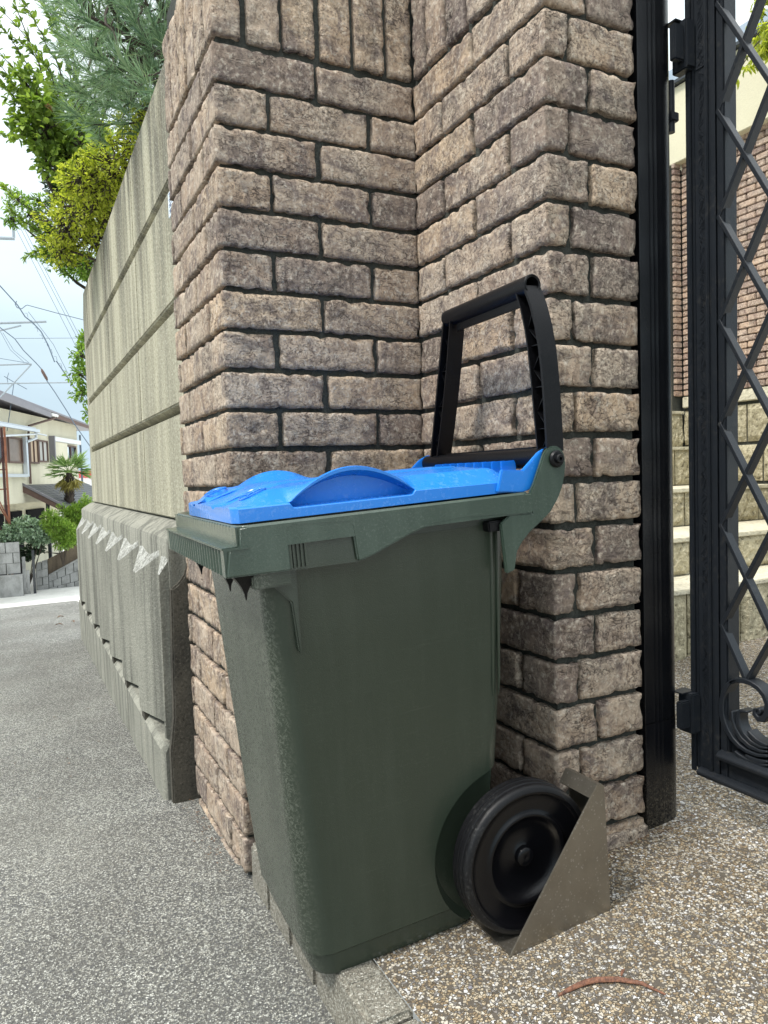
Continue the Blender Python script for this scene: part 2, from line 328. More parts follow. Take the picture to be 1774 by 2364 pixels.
def mat_twigmat():
    m, nt, p = new_mat('orange_dry_twig'); g = G(nt); co = g.coords(scale=(1, 1, 1))
    g.l(g.mix(g.ramp(g.noise(co, 190, 4, .7), [(.35, 0), (.6, 1)]), (.06, .026, .017), (.22, .095, .052)), p.inputs['Base Color']); p.inputs['Roughness'].default_value = .7
    g.l(g.bump(g.noise(co, 400, 3), .001), p.inputs['Normal']); return m
M['twig'] = mat_twigmat()
M['bark'] = mat_simple('dark_bark', (.055, .042, .032), .9, 0, .4, 60, .003)
M['needle'] = mat_leaf('pine_needles', [(.06, .12, .07), (.20, .33, .20), (.36, .48, .32), (.10, .18, .10)], .25)
M['leaf'] = mat_leaf('broad_green_leaves', [(.06, .11, .025), (.18, .28, .05), (.32, .43, .09), (.11, .18, .04), (.38, .50, .12)], .5)
M['dleaf'] = mat_leaf('dark_green_leaves', [(.012, .03, .014), (.03, .06, .03), (.05, .09, .04)], .2)
M['yleaf'] = mat_leaf('yellow_green_leaves', [(.24, .29, .035), (.45, .50, .06), (.62, .64, .12), (.34, .39, .05), (.18, .23, .03)], .5)
M['mleaf'] = mat_leaf('maple_leaves', [(.07, .15, .02), (.16, .28, .04), (.24, .36, .06), (.10, .19, .03)], .45)
M['gleaf'] = mat_leaf('round_shrub_leaves', [(.09, .15, .09), (.28, .40, .27), (.46, .58, .44), (.15, .24, .14)], .25)
M['cleaf'] = mat_leaf('light_conifer_leaves', [(.10, .20, .03), (.22, .36, .05), (.32, .46, .09), (.15, .27, .04)], .3)
M['pleaf'] = mat_leaf('palm_fans', [(.10, .20, .05), (.25, .38, .14), (.40, .52, .25), (.14, .25, .07)], .3)
M['pdead'] = mat_leaf('dry_palm_fans', [(.25, .22, .06), (.42, .36, .12)], .3)
M['brleaf'] = mat_leaf('brown_leaf', [(.30, .12, .05), (.4, .2, .08)], .3)
M['cream'] = mat_grit('cream_render', (.66, .62, .47), (.76, .72, .57), 40, .003, (.5, .46, .36), .4, (1, 1, .4), .15)
M['cream2'] = mat_grit('cream_render_near', (.62, .58, .42), (.68, .64, .48), 150, .001, (.5, .46, .36), .2, (1, 1, .4), .1)
M['white'] = mat_simple('white_painted', (.78, .78, .76), .5, 0, .05)
M['fascia'] = mat_simple('grey_metal_fascia', (.22, .21, .23), .5, 0, .2, 6)
M['brown'] = mat_simple('brown_painted_wood', (.13, .08, .065), .7, 0, .3, 9)
M['rust'] = mat_simple('rusty_orange_steel', (.26, .10, .055), .75, 0, .5, 12)
M['rustdark'] = mat_simple('dark_rusty_steel', (.07, .03, .028), .75, 0, .5, 12)
M['roof'] = mat_simple('dark_roof_tiles', (.08, .085, .09), .5, 0, .4, 8)
M['alu'] = mat_simple('pale_aluminium', (.62, .66, .70), .4, .3, .1)
M['glass_dark'] = mat_simple('dark_window_glass', (.03, .035, .04), .12, 0, .3, 3)
M['glass_warm'] = mat_simple('curtained_window_glass', (.22, .16, .12), .25, 0, .5, 3)
M['curtain'] = mat_simple('pale_slatted_screen', (.50, .49, .46), .6, 0, .2, 5)
M['peach'] = mat_simple('peach_screen', (.60, .45, .32), .6, 0, .1, 5)
M['block'] = mat_grit('grey_concrete_block', (.26, .26, .25), (.44, .44, .43), 90, .003, (.12, .12, .11), .6, (3, 3, 2), .3)
M['rampdark'] = mat_grit('brown_stained_render', (.11, .085, .06), (.19, .15, .11), 60, .003, (.05, .04, .03), .6, (5, 5, .6), .3)
M['split'] = mat_grit('split_face_cream_stone', (.30, .26, .16), (.55, .50, .36), 55, .010, (.14, .12, .08), .4, (3, 3, 3), .85)
M['splitpale'] = mat_grit('pale_split_stone', (.50, .46, .34), (.66, .62, .49), 55, .006, (.4, .36, .26), .3, (3, 3, 3), .5)
M['brick2'] = mat_brick('courtyard_brick', (.50, .36, .27), (.64, .50, .40), (.24, .16, .14), .002, 1.4)
M['wire'] = mat_simple('cable_sheath', (.13, .17, .22), .6)
M['poleg'] = mat_simple('galvanised_pole', (.30, .34, .37), .6, .2)
M['void'] = mat_simple('unlit_interior', (.02, .02, .022), .95, 0, .2, 4, spec=.1)
M['red'] = mat_simple('red_roof_sheet', (.5, .06, .06), .5)
M['carblue'] = mat_simple('blue_car_paint', (.10, .22, .45), .25)
M['plate'] = mat_simple('white_enamel_plate', (.72, .80, .85), .35, 0, .06)
M['ink'] = mat_simple('faded_blue_ink', (.10, .14, .28), .5)
M['skyblue_frame'] = mat_simple('grey_blue_window_frame', (.35, .42, .5), .4)
M['litter'] = mat_simple('brown_litter', (.16, .09, .05), .9, 0, .5, 90)

# ------------------------------------------------------------------ ground, road, kerb
def fz(x, y):                      # driveway surface
    return -.657 + .06 * (min(x, 2.6) - .93)
def rz(x, y):                      # road surface
    z = -.7705 - .034 * max(0, y - 1.25) + .012 * min(0, max(-1.5, x - .3))
    d = math.hypot(x, y)
    if y > 0 and d > 6.2:
        t = min(1, (d - 6.2) / 4.6); t = t * t * (3 - 2 * t) if t < 1 else 1
        z = z * (1 - t) + (-1.97) * t
    return z
def sheet(name, xs, ys, f, mat, hole=None):
    vs = [(x, y, f(x, y)) for y in ys for x in xs]; n = len(xs); fs = []
    for j in range(len(ys) - 1):
        for i in range(n - 1):
            fs.append((j * n + i, j * n + i + 1, (j + 1) * n + i + 1, (j + 1) * n + i))
    o = mesh(name, vs, fs, mat, smooth=True, ang=60); tag(o, kind='structure'); return o
ground = sheet('ground', [-260, -60, 0, 60, 260], [-200, -40, 11, 60, 400], lambda x, y: -2.05 if y > 20 else -2.3, M['lane'])
sheet('road', list(np.arange(-9, -.01, .25)) + list(np.arange(0, .44, .05)), list(np.arange(-6, 13.01, .2)), lambda x, y: rz(x, y) + .004 * noise.noise((x * 1.3, y * 1.3, 0)), M['asphalt'])
sheet('far_lane', list(np.arange(-9, 5.1, .5)), list(np.arange(9.4, 18.1, .4)), lambda x, y: rz(x, y) + .012, M['lane'])
sheet('driveway', list(np.arange(.4205, 3.05, .04)), list(np.arange(-2.4, 3.0, .08)), lambda x, y: fz(x, y) + .0015 * noise.noise((x * 9, y * 9, 0)), M['aggregate'])
kerb = empty('kerb', (.363, .9, -.69)); tag(kerb, kind='structure')
random.seed(4)
ky = 1.335
while ky > -1.2:
    l = .118 + random.uniform(-.012, .012)
    if abs(ky - .895) < .03: ky = .895; l = .102
    k = MB().box(.363, .4225, ky - l + .003, ky - .002, -.84, -.688 + random.uniform(-.001, .002), .006, 3)
    for v in k.bm.verts: v.co += Vector([noise.noise(v.co * 40 + Vector((i * 9, 0, 0))) * .0018 for i in range(3)])
    k.obj('kerb_stone', M['kerb'], kerb, kerb.location); ky -= l

# ------------------------------------------------------------------ bricks
_bc = {}
def brick_mesh(dx, dy, dz, var, mat, seg=.0075, key=''):
    kk = (round(dx, 3), round(dy, 3), round(dz, 3), var, mat.name)
    if kk in _bc: return _bc[kk]
    nx, ny, nz = [max(2, min(26, int(round(d / seg)))) for d in (dx, dy, dz)]
    idx = {}; vs = []; fs = []; rr = .0013
    def vid(i, j, k):
        q = (i, j, k)
        if q not in idx: idx[q] = len(vs); vs.append(q)
        return idx[q]
    for a, b, c, na, nb, nc in ((0, 1, 2, nx, ny, nz), (1, 2, 0, ny, nz, nx), (2, 0, 1, nz, nx, ny)):
        for side in (0, nc):
            for i in range(na):
                for j in range(nb):
                    f = []
                    for di, dj in ((0, 0), (1, 0), (1, 1), (0, 1)):
                        q = [0, 0, 0]; q[a] = i + di; q[b] = j + dj; q[c] = side; f.append(vid(*q))
                    fs.append(tuple(f if side else f[::-1]))
    half = Vector((dx / 2, dy / 2, dz / 2)); out = []; o = Vector((var * 13.7, dx * 91, dz * 57 + dy * 31))
    for i, j, k in vs:
        p = Vector((-dx / 2 + dx * i / nx, -dy / 2 + dy * j / ny, -dz / 2 + dz * k / nz))
        r = rr * (1 + 2.6 * max(0, noise.noise(p * 22 + o)))
        core = Vector([max(-h + r, min(h - r, c)) for h, c in zip(half, p)])
        d = p - core
        q = core + d.normalized() * r if d.length > 1e-7 else p.copy()
        nrm = Vector([(1 if c > 0 else -1) if abs(abs(c) - h) < 1e-6 else 0 for h, c in zip(half, p)])
        edge = sum(1 for t in nrm if t) >= 1
        amp = noise.noise(p * 11 + o) * .0010 + noise.noise(p * 40 + o * 2) * .0009 + noise.noise(p * 110 + o) * .0009
        near = min(half.z - abs(p.z), half.x - abs(p.x) if dx > dy else 9, half.y - abs(p.y) if dy > dx else 9)
        if near < .010: amp -= max(0, noise.noise(p * 52 + o * 3) - .02) * .009 * (1 - near / .010)
        out.append(q + (nrm.normalized() if edge else Vector()) * amp)
    me = bpy.data.meshes.new('brick'); me.from_pydata([tuple(v) for v in out], [], fs); me.materials.append(mat); me.shade_smooth()
    _bc[kk] = me; return me
rb = random.Random(11)
def brick(parent, x0, x1, y0, y1, z0, z1, mat=None, jit=.0018):
    dx, dy, dz = x1 - x0, y1 - y0, z1 - z0
    me = brick_mesh(dx, dy, dz, rb.randrange(4), mat or M['brick'])
    o = bpy.data.objects.new('brick', me); C.objects.link(o); o.parent = parent
    o.location = Vector(((x0 + x1) / 2 + rb.uniform(-jit, jit), (y0 + y1) / 2 + rb.uniform(-jit, jit), (z0 + z1) / 2 + rb.uniform(-jit, jit) * .5)) - parent.location
    if rb.random() < .5: o.scale = (rb.choice((1, -1)), rb.choice((1, -1)), 1)
    o.rotation_euler = (rb.uniform(-.006, .006), rb.uniform(-.006, .006), rb.uniform(-.008, .008))
    return o
pil = empty('brick_gate_wall', (.66, 1.36, -.75)); tag(pil, 'stepped corner wall of rough brown bricks behind the wheeled bin, with an upright course near the top', 'brick wall')
XL, XI, XR, YA, YP, YD = .358, .777, .971, 1.356, .935, 1.792
Z0, CH = .805, .075
def row(k, zt, zb, low=0):
    ev = k % 2 == 0
    # left corner and face to the inner corner
    j = .557 if ev else .458
    b = lambda *a: brick(pil, a[0], a[1], a[2], a[3], zb, zt)
    cl = YA + (.099 if ev else .198)
    b(XL, j, YA, cl)
    if ev:
        b(j + .010, XI + .004, YA, YA + .07)
        b(XL, XL + .07, cl + .010, 1.672); b(XL, XL + .07, 1.682, YD)
    else:
        b(j + .010, .669, YA, YA + .07); b(.679, XI + .004, YA, YA + .07)
        b(XL, XL + .07, cl + .010, 1.765)
        b(XL, XL + .07, 1.775, YD)
    if zb > -.72:
        if ev:
            b(XI, .863, YP, 1.136); b(XI, XI + .07, 1.146, YA - .001); b(.873, XR, YP, YP + .07)
        else:
            b(XI, .823, YP, 1.030); b(XI, XI + .07, 1.040, 1.245); b(XI, XI + .07, 1.255, YA - .001); b(.833, XR, YP, YP + .07)
for k in range(0, 21):
    zt = Z0 - CH * k - .004; zb = zt - .0655
    row(k, zt, zb)
# partial bottom course under the left side
for y0, y1 in ((YA, 1.55), (1.56, 1.77)): brick(pil, XL, XL + .07, y0, y1, -.86, -.776)
brick(pil, XI, .823, YP, 1.03, -.72, -.6235); brick(pil, .833, XR + .004, YP - .006, YP + .07, -.70, -.636)
# upright course and one course over it
zs, zt2 = Z0 + .010, Z0 + .218
xs = [XL + .002, .4245, .499, .5735, .648, .7225]
for i, x in enumerate(xs):
    x1 = (xs[i+1] - .010) if i < 5 else XI
    brick(pil, x, x1, YA, YA + (.063 if i == 0 else .07), zs, zt2)
ys = [1.356, 1.31, 1.235, 1.160, 1.085, 1.010, .935]
for i in range(6):
    y1 = ys[i] - (.001 if i == 0 else .010)
    brick(pil, XI, XI + .07 if i < 5 else XI + .063, ys[i+1], y1, zs, zt2)
for i in range(5): brick(pil, XL, XL + .066, YA + .073 + i * .075, YA + .073 + i * .075 + .065, zs, zt2)
for x in (.851,): brick(pil, x, XR, YP, YP + .07, zs, zt2)
m_ = MB(); m_.box(XL + .0118, XI + .05, YA + .0118, YD - .003, -.9, 1.09); m_.box(XI + .0118, XR - .006, YP + .0118, YD - .01, -.9, 1.085)
m_.obj('mortar_core', M['mortar'], pil, pil.location)
random.seed(8)
# ------------------------------------------------------------------ concrete boundary wall
cw = empty('concrete_boundary_wall', (.38, 3.0, -.85)); tag(cw, 'cream cast stone wall with grooved courses on a grey ribbed concrete base, beside the road', 'wall')
XW = .38; levels = [-.105, .183, .445, .745, 1.045]; YE = 4.36
offs = [1.68, 2.11 - .405, 1.68, 2.11 - .405]
for r_ in range(4):
    z0_, z1_ = levels[r_], levels[r_+1]; y = 1.70; cuts = [y]; q = offs[r_] 
    q = q if q > 1.78 else q + .81
    while q < YE - .1: cuts.append(q); q += .81
    cuts.append(YE)
    for a, b in zip(cuts, cuts[1:]):
        ch = .014; top = .004 if r_ == 3 else ch
        poly = [(XW + .12, z0_), (XW + .034, z0_), (XW, z0_ + (ch if r_ else .003)), (XW, z1_ - top), (XW + (.034 if r_ < 3 else .004), z1_), (XW + .12, z1_)]
        m_ = MB(); A = [m_.bm.verts.new((p[0], a + .003, p[1])) for p in poly]; B = [m_.bm.verts.new((p[0], b - .003, p[1])) for p in poly]
        fs = [m_.bm.faces.new(A), m_.bm.faces.new(B[::-1])] + [m_.bm.faces.new((A[i], B[i], B[(i+1) % 6], A[(i+1) % 6])) for i in range(6)]
        bmesh.ops.recalc_face_normals(m_.bm, faces=fs)
        es = [e for e in m_.bm.edges if abs(e.verts[0].co.x - XW) < 1e-5 and abs(e.verts[1].co.x - XW) < 1e-5]
        bmesh.ops.bevel(m_.bm, geom=es, offset=.0035, segments=2, affect='EDGES')
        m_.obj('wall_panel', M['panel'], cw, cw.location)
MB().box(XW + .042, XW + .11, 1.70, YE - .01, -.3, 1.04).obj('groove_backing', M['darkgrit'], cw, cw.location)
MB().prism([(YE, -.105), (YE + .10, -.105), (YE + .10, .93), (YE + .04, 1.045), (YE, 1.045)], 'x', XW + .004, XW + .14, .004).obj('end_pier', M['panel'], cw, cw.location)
# coping ledge over the ribbed base
m_ = MB(); m_.prism([(XW + .06, -.108), (XW - .004, -.108), (.326, -.140), (.3225, -.146), (.3240, -.30), (XW + .06, -.30)], 'y', 1.815, YE + .1, .003)
m_.obj('coping_ledge', M['base'], cw, cw.location)
# ribs: ridge / valley folded face with cut tops
xr_, xv_ = .281, .323
ridges = [1.755 + .362 * i for i in range(9)]
rb2 = random.Random(3)
for i, yr in enumerate(ridges):
    # block spans ridge i to ridge i+1 with a valley between (near one starts at the end face)
    ya, yb = yr, yr + .362
    if i == 0: ya = 1.83
    if ya > YE + .05: break
    yb = min(yb, YE + .1); yv = yr + .181
    zt, zb = -.165, -.640
    def X(y):
        q = abs(y - yv)
        return xv_ + .022 * (1 - q / .012) if q < .012 else xv_ + (xr_ - xv_) * min(1, (q - .012) / .145)
    st = [ya + .001, ya + .006] + [yv - .157, yv - .07, yv - .012, yv - .001, yv + .001, yv + .012, yv + .07, yv + .157] + [yb - .006, yb - .001]
    st = sorted(s for s in st if ya <= s <= yb)
    rings = []
    for y in st:
        x = X(y); e = .004 if y in (st[0], st[-1]) else 0
        top = zt - .022 - .062 * min(1, abs(y - yv) / .157); x += e
        rings.append([(.40, y, zt + .004), (.3265 if x < .3265 else x + .001, y, top + .018 + (.3265 - min(.3265, x)) * .75), (x, y, top), (x, y, zb + .006), (x + .008, y, zb), (.40, y, zb)])
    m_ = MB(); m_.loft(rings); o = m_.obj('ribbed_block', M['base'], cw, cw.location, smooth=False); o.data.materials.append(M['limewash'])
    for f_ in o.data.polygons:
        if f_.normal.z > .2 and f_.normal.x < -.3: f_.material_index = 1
    # lower block
    zlo = -.90 - .03 * i
    rings = []
    for y, e in ((ya + .002, .010), (ya + .014, .0), (yv, -.002), (yb - .014, .0), (yb - .002, .010)):
        x = .287 + e
        rings.append([(.40, y, -.648), (x + .012, y, -.650), (x, y, -.664 - e * .6), (x + .002, y, zlo), (.40, y, zlo)])
    m_ = MB(); m_.loft(rings); m_.obj('plinth_block', M['base'], cw, cw.location, ang=30)
    if i: 
        m_ = MB(); m_.box(xr_ + .0055, .34, yr - .028, yr + .028, -.6640, -.640, .002); m_.obj('drain_slot', M['darkgrit'], cw, cw.location)
m_ = MB(); m_.box(.335, .43, 1.835, YE + .08, -.98, -.2); m_.obj('base_core', M['darkgrit'], cw, cw.location)
m_ = MB(); m_.prism([(.304, -.86), (.304, -.66), (.315, -.58), (.322, -.26), (.334, -.255), (.352, -.235), (.366, -.20), (.40, -.20), (.40, -.86)], 'y', 1.8005, 1.829, .004)
m_.obj('rough_end_face', M['darkgrit'], cw, cw.location)
# enamel plate
pl = empty('enamel_address_plate', (.376, 1.86, .66)); tag(pl, 'small white enamel plate with blue characters on the cream wall beside the brick corner', 'address plate')
py0, py1, pz0, pz1 = 1.825, 1.892, .654, .714
MB().box(.374, .3785, py0, py1, pz0, pz1, .001).obj('plate', M['plate'], pl, pl.location)
m_ = MB()
for z in (.705, .692, .679, .665):
    m_.box(.3732, .3739, 1.848, 1.880, z + .002, z + .0035); m_.box(.3732, .3739, 1.862, 1.867, z - .004, z + .004); m_.box(.3732, .3739, 1.852, 1.876, z - .004, z - .0025)
m_.obj('blue_characters', M['ink'], pl, pl.location)

# ------------------------------------------------------------------ wheeled bin
TH = math.atan(.06); YAW = -R(2.0)
eu = Vector((math.cos(YAW) * math.cos(TH), math.sin(YAW) * math.cos(TH), math.sin(TH))); ev = Vector((-math.sin(YAW), math.cos(YAW), 0)); eh = eu.cross(ev)
BM = Matrix((eu, ev, eh)).transposed(); BO = Vector((.36, .908, -.691))
bin_ = empty('wheeled_bin', BO, BM.to_quaternion()); tag(bin_, 'dark green wheeled bin with bright blue lid and tall black loop handle against the bricks', 'bin')
def rrect(u0, u1, v0, v1, r, h, n=7):
    pts = []
    for cx, cy, a0 in ((u1 - r, v1 - r, 0), (u0 + r, v1 - r, 90), (u0 + r, v0 + r, 180), (u1 - r, v0 + r, 270)):
        for i in range(n + 1):
            a = R(a0 + 90 * i / n); pts.append((cx + r * math.cos(a), cy + r * math.sin(a), h))
    return pts
lv = [(0.002, -.024, .236, .004, .262, .034), (.012, -.028, .242, .001, .268, .036), (.034, -.031, .248, -.001, .272, .036), (.038, -.036, .253, -.005, .276, .038),
      (.10, -.040, .264, -.008, .281, .036), (.22, -.045, .283, -.016, .291, .034), (.34, -.049, .296, -.022, .302, .032), (.46, -.053, .306, -.029, .312, .030), (.60, -.058, .315, -.037, .324, .028)]
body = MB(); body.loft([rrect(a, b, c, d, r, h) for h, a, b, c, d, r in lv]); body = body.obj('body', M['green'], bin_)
cut = MB(); cut.lathe([(.0, -.09), (.127, -.09), (.127, .006), (.116, .014), (0, .014)], (.288, 0, .108), (0, 1, 0), 64, True); cut = cut.obj('cutter', M['green'], bin_)
bpy.context.view_layer.update()
bo = body.modifiers.new('b', 'BOOLEAN'); bo.operation = 'DIFFERENCE'; bo.object = cut; bo.solver = 'EXACT'
dg = bpy.context.evaluated_depsgraph_get(); nm = bpy.data.meshes.new_from_object(body.evaluated_get(dg))
body.modifiers.clear(); body.data = nm; nm.name = 'body'; bpy.data.objects.remove(cut); finish(nm, True, 30)
# rear edge beads, gussets and pointed ribs
for du in (0, .010):
    MB().tube([(.281 + du, -.0362, .60), (.277 + du, -.0288, .46), (.274 + du, -.0240, .37), (.273 + du, -.0215, .345)], [.0026, .0026, .0022, .0006], 8).obj('corner_bead', M['green'], bin_)
MB().prism([(-.046, .585), (-.046, .56), (-.024, .535), (-.020, .47), (-.016, .468), (-.013, .585)], 'y', -.040, -.030, .002).obj('gusset', M['green'], bin_)
MB().box(-.074, -.024, -.052, -.03, .560, .584, .002).obj('gusset', M['green'], bin_)
MB().box(.268, .302, -.052, -.025, .590, .605, .002).obj('gusset', M['black'], bin_)
for cu, cv in ((-.080, -.036), (-.080, .050), (-.080, .25)):
    rings = []
    for t in (0, .15, .3, .5, .75, 1):
        h = .583 - .036 * t; w = (1 - t) ** 1.9; a, b = .019 * w + .0006, .020 * w + .0006
        rings.append([(cu - a, cv - b, h), (cu + a, cv - b, h), (cu + a, cv + b, h), (cu - a, cv + b, h)])
    MB().loft(rings).obj('pointed_rib', M['black'], bin_, ang=50)
# rim collar
RU0, RU1, RV0, RV1 = -.089, .341, -.060, .400
def ring_band(m, prof, r=.018):        # prof: list of (offset outward, h)
    m.loft([rrect(RU0 - o, RU1 + (o if o < .0 else 0), RV0 - (o * .0 if o > 0 else o), RV1 + (0 if o > 0 else o), max(.004, r - max(0, -o)), h, 6) for o, h in prof], cap=False)
m_ = MB(); ring_band(m_, [(-.030, .632), (-.012, .640), (-.003, .641), (0, .638), (.001, .611), (-.003, .611), (-.006, .636), (-.030, .628)])
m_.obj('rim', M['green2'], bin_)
# near side skirt with recessed panel and arched lower edge
sk = [(RU0 + .004, .612), (RU0 + .0, .5805), (-.024, .5795), (-.024, .629), (-.019, .633), (.054, .629), (.059, .624), (.063, .579), (.068, .579), (.085, .583), (.109, .592), (.142, .604), (.175, .6125), (.222, .6155), (.28, .6125), (.336, .609), (.340, .612), (.341, .6395), (RU0 + .01, .6395)]
sk2 = [(-.106, .5805), (-.026, .5790), (-.026, .630), (-.019, .6335), (.054, .629), (.059, .624), (.063, .5785), (.068, .5785), (.085, .583), (.109, .592), (.142, .604), (.175, .6125), (.222, .6155), (.28, .6125), (.336, .609), (.3405, .612), (.3405, .6390), (-.086, .6390), (-.087, .6155), (-.100, .6145)]
m_ = MB(); m_.prism(sk2, 'y', -.0605, -.0540, .0020, 3); m_.obj('side_skirt', M['green2'], bin_)
m_ = MB(); m_.prism([(-.028, .578), (.066, .577), (.066, .636), (-.028, .636)], 'y', -.054, -.050)
for q in range(4): m_.box(-.0215 + q * .0052, -.0190 + q * .0052, -.057, -.053, .581, .631)
m_.box(-.026, -.0235, -.0590, -.050, .580, .630); m_.obj('skirt_pocket', M['green'], bin_)
m_ = MB(); m_.prism([(p[0], p[1]) for p in sk2], 'y', RV1 - .005, RV1); m_.obj('side_skirt', M['green2'], bin_)
# fluted front lip: upper band and projecting lower band
m_ = MB(); pts_u = []; pts_l = []
def flute(u, depth, v0, v1, n):
    out = []
    for i in range(n * 8 + 1):
        v = v0 + (v1 - v0) * i / (n * 8); dd = depth if -.040 < v < .380 else 0
        out.append((u + dd * (.5 - .5 * math.cos(2 * math.pi * i / 8)) ** 1.4, v))
    return out
def wavy(u, depth, h0, h1, v0, v1, n, back):
    f = flute(u, depth, v0, v1, n); rings = []
    A = [(p[0], p[1], h0) for p in f] + [(back, v1, h0), (back, v0, h0)]
    B = [(p[0], p[1], h1) for p in f] + [(back, v1, h1), (back, v0, h1)]
    mm = MB(); mm.loft([A, B]); return mm
o1 = wavy(-.0895, .0085, .6165, .6395, -.0555, .3950, 26, -.078).obj('fluted_lip', M['green2'], bin_, ang=70)
o2 = wavy(-.1062, .0085, .5805, .6135, -.0555, .3950, 26, -.090).obj('fluted_lip', M['green2'], bin_, ang=70)
m_ = MB(); m_.box(-.1085, -.085, -.0555, .3950, .6136, .6162, .0011); m_.box(-.1075, -.076, -.0622, -.0606, .6125, .6162, .0007)
m_.obj('lip_ledge', M['green2'], bin_)
m_ = MB(); m_.box(-.06, .33, -.036, .33, .598, .632); m_.obj('inner_deck', M['green'], bin_)
# lid: lofted cross-sections
LV0, LV1 = -.042, .330
def sm(a, b, x): t = max(0, min(1, (x - a) / (b - a))); return t * t * (3 - 2 * t)
def section(u):
    t = (u + .014) / (.177); a = (math.sin(math.pi * t) ** .85 if 0 < t < 1 else 0); b = 1 if a > .12 else a / .12
    H = .660 + .019 * sm(-.087, -.030, u) ; Hm = .661 + .0235 * sm(-.087, .02, u)
    H -= .014 * sm(.300, .334, u); Hm -= .020 * sm(.296, .334, u)
    top = .6605 - .002 * sm(.1, .33, u); fl = .6545
    hs = top + (fl - top) * b
    ins = .026 * (1 - sm(-.0872, -.080, u)) * .6 + .012 * sm(.322, .336, u)
    def side(v0, s):
        L_ = lambda d: v0 + s * (d + ins + (.052 * (1 - sm(-.0872, -.045, u)) if s < 0 else 0))
        return [(L_(0), .6425), (L_(0.0003), hs - .0012), (L_(.0012), hs), (L_(.003 + b * .024), hs + .0008 + b * .001), (L_(.0034 + b * .020), hs + .001 + a * .030 + .002 * b),
                (L_(.0038 - b * .001), hs + .0012 + b * (top - fl) * .6 + a * .0355), (L_(.0045 - b * .002), top + .0004 + a * .0385), (L_(.009 - b * .002), top + .002 + a * .0378),
                (L_(.034), max(H, H - .001 + a * .008)), (L_(.052), H + .0008), (L_(.070), H + .0012)]
    n_ = side(LV0, 1); f_ = side(LV1, -1)
    mid = [(LV0 + .105, Hm - .0012), (LV0 + .112, Hm - .0035), (LV0 + .120, Hm - .0035), (LV0 + .127, Hm), (.144, Hm + .0008), (LV1 - .127, Hm), (LV1 - .120, Hm - .0035), (LV1 - .112, Hm - .0035), (LV1 - .105, Hm - .0012)]
    return [(u, v, h) for v, h in n_ + mid + f_[::-1]]
us = [-.087, -.0845, -.080, -.074, -.066, -.056, -.046, -.038, -.030, -.024, -.018, -.0139] + [-.0139 + .177 * i / 44 for i in range(1, 45)] + [.17, .19, .22, .26, .29, .30, .31, .32, .326, .331, .3345, .336]
m_ = MB(); m_.loft([section(u) for u in us]); lid = m_.obj('lid', M['blue'], bin_, ang=32)
# embossed round emblems on the sloping front corners of the lid
def emblem(cu, cv, flip):
    m = MB(); hh = lambda u, v: .660 + .019 * sm(-.087, -.030, u) + .0018
    def P(a, b): u = cu + b * .8; v = cv + a * flip * .95; return (u, v, hh(u, v))
    m.tube([P(.0245 * math.cos(2 * math.pi * i / 32), .0215 * math.sin(2 * math.pi * i / 32)) for i in range(33)], .0011, 6)
    m.tube([P(.0205 * math.cos(2 * math.pi * i / 32), .0180 * math.sin(2 * math.pi * i / 32)) for i in range(33)], .0006, 6)
    for ln in ([(-.017, -.002), (-.006, .001), (.002, -.006), (.010, -.010)], [(.0, .014), (.003, .004), (.0, -.002), (-.007, -.012)], [(-.001, -.001), (.010, .003), (.016, .004)], [(-.006, .001), (-.004, .009), (.001, .013)]):
        m.tube([P(*p) for p in ln], .0011, 6)
    m.obj('emblem', M['blue'], lid)
emblem(-.046, .016, 1); emblem(-.044, .255, -1)
# lid stiffening ridges running back from the front edge
m_ = MB()
for v, l in ((.088, .22), (.196, .22)):
    m_.tube([(u, v, (.6600 + .019 * sm(-.087, -.030, u)) * .5 + .5 * (.661 + .0235 * sm(-.087, .02, u)) - .0012) for u in (-.070, -.05, -.03, -.01, .03, l)], [.0004, .0012, .0016, .0018, .0014, .0003], 8)
m_.obj('stiffening_ridge', M['blue'], lid)
m_ = MB()
for v in (LV0 - .006, LV1 - .004):
    m_.prism([(.290, .645), (.332, .6405), (.350, .6440), (.366, .670), (.377, .690), (.392, .702), (.385, .7035), (.366, .696), (.336, .672), (.300, .676)], 'y', v, v + .007, .0012)
m_.prism([(.322, .640), (.345, .643), (.362, .668), (.352, .668), (.336, .655), (.322, .660)], 'y', LV0, LV1, .001)
for q in range(9): m_.box(.345, .372, .02 + q * .026, .024 + q * .026, .655, .686, .001)
m_.obj('lid_hinge_ear', M['blue'], lid)
# green hinge brackets with bolts
arm = [(.338, .6405), (.346, .652), (.356, .672), (.366, .692), (.372, .699), (.381, .7035), (.391, .7025), (.399, .697), (.4035, .688), (.4040, .676), (.4015, .660), (.396, .643), (.387, .627), (.3715, .608), (.352, .595), (.3325, .583), (.318, .570), (.3085, .558), (.3055, .545), (.302, .532), (.288, .529), (.284, .60), (.30, .612), (.338, .61)]
for v, s in ((-.0600, 1), (.3300, 1)):
    m_ = MB(); m_.prism(arm, 'y', v + .001, v + .008, .0016, 2); br = m_.obj('hinge_bracket', M['green2'], bin_)
    vb = v if v < 0 else v + .009; d = -1 if v < 0 else 1
    m_ = MB(); m_.lathe([(.0, 0), (.0125, 0), (.0125, .002), (.0105, .0045), (.0068, .005), (.0068, .0095), (.0055, .0108), (.0025, .0108), (.0022, .007), (0, .007)], (.3864, vb, .684), (0, d, 0), 28); m_.obj('hinge_bolt', M['black'], br)
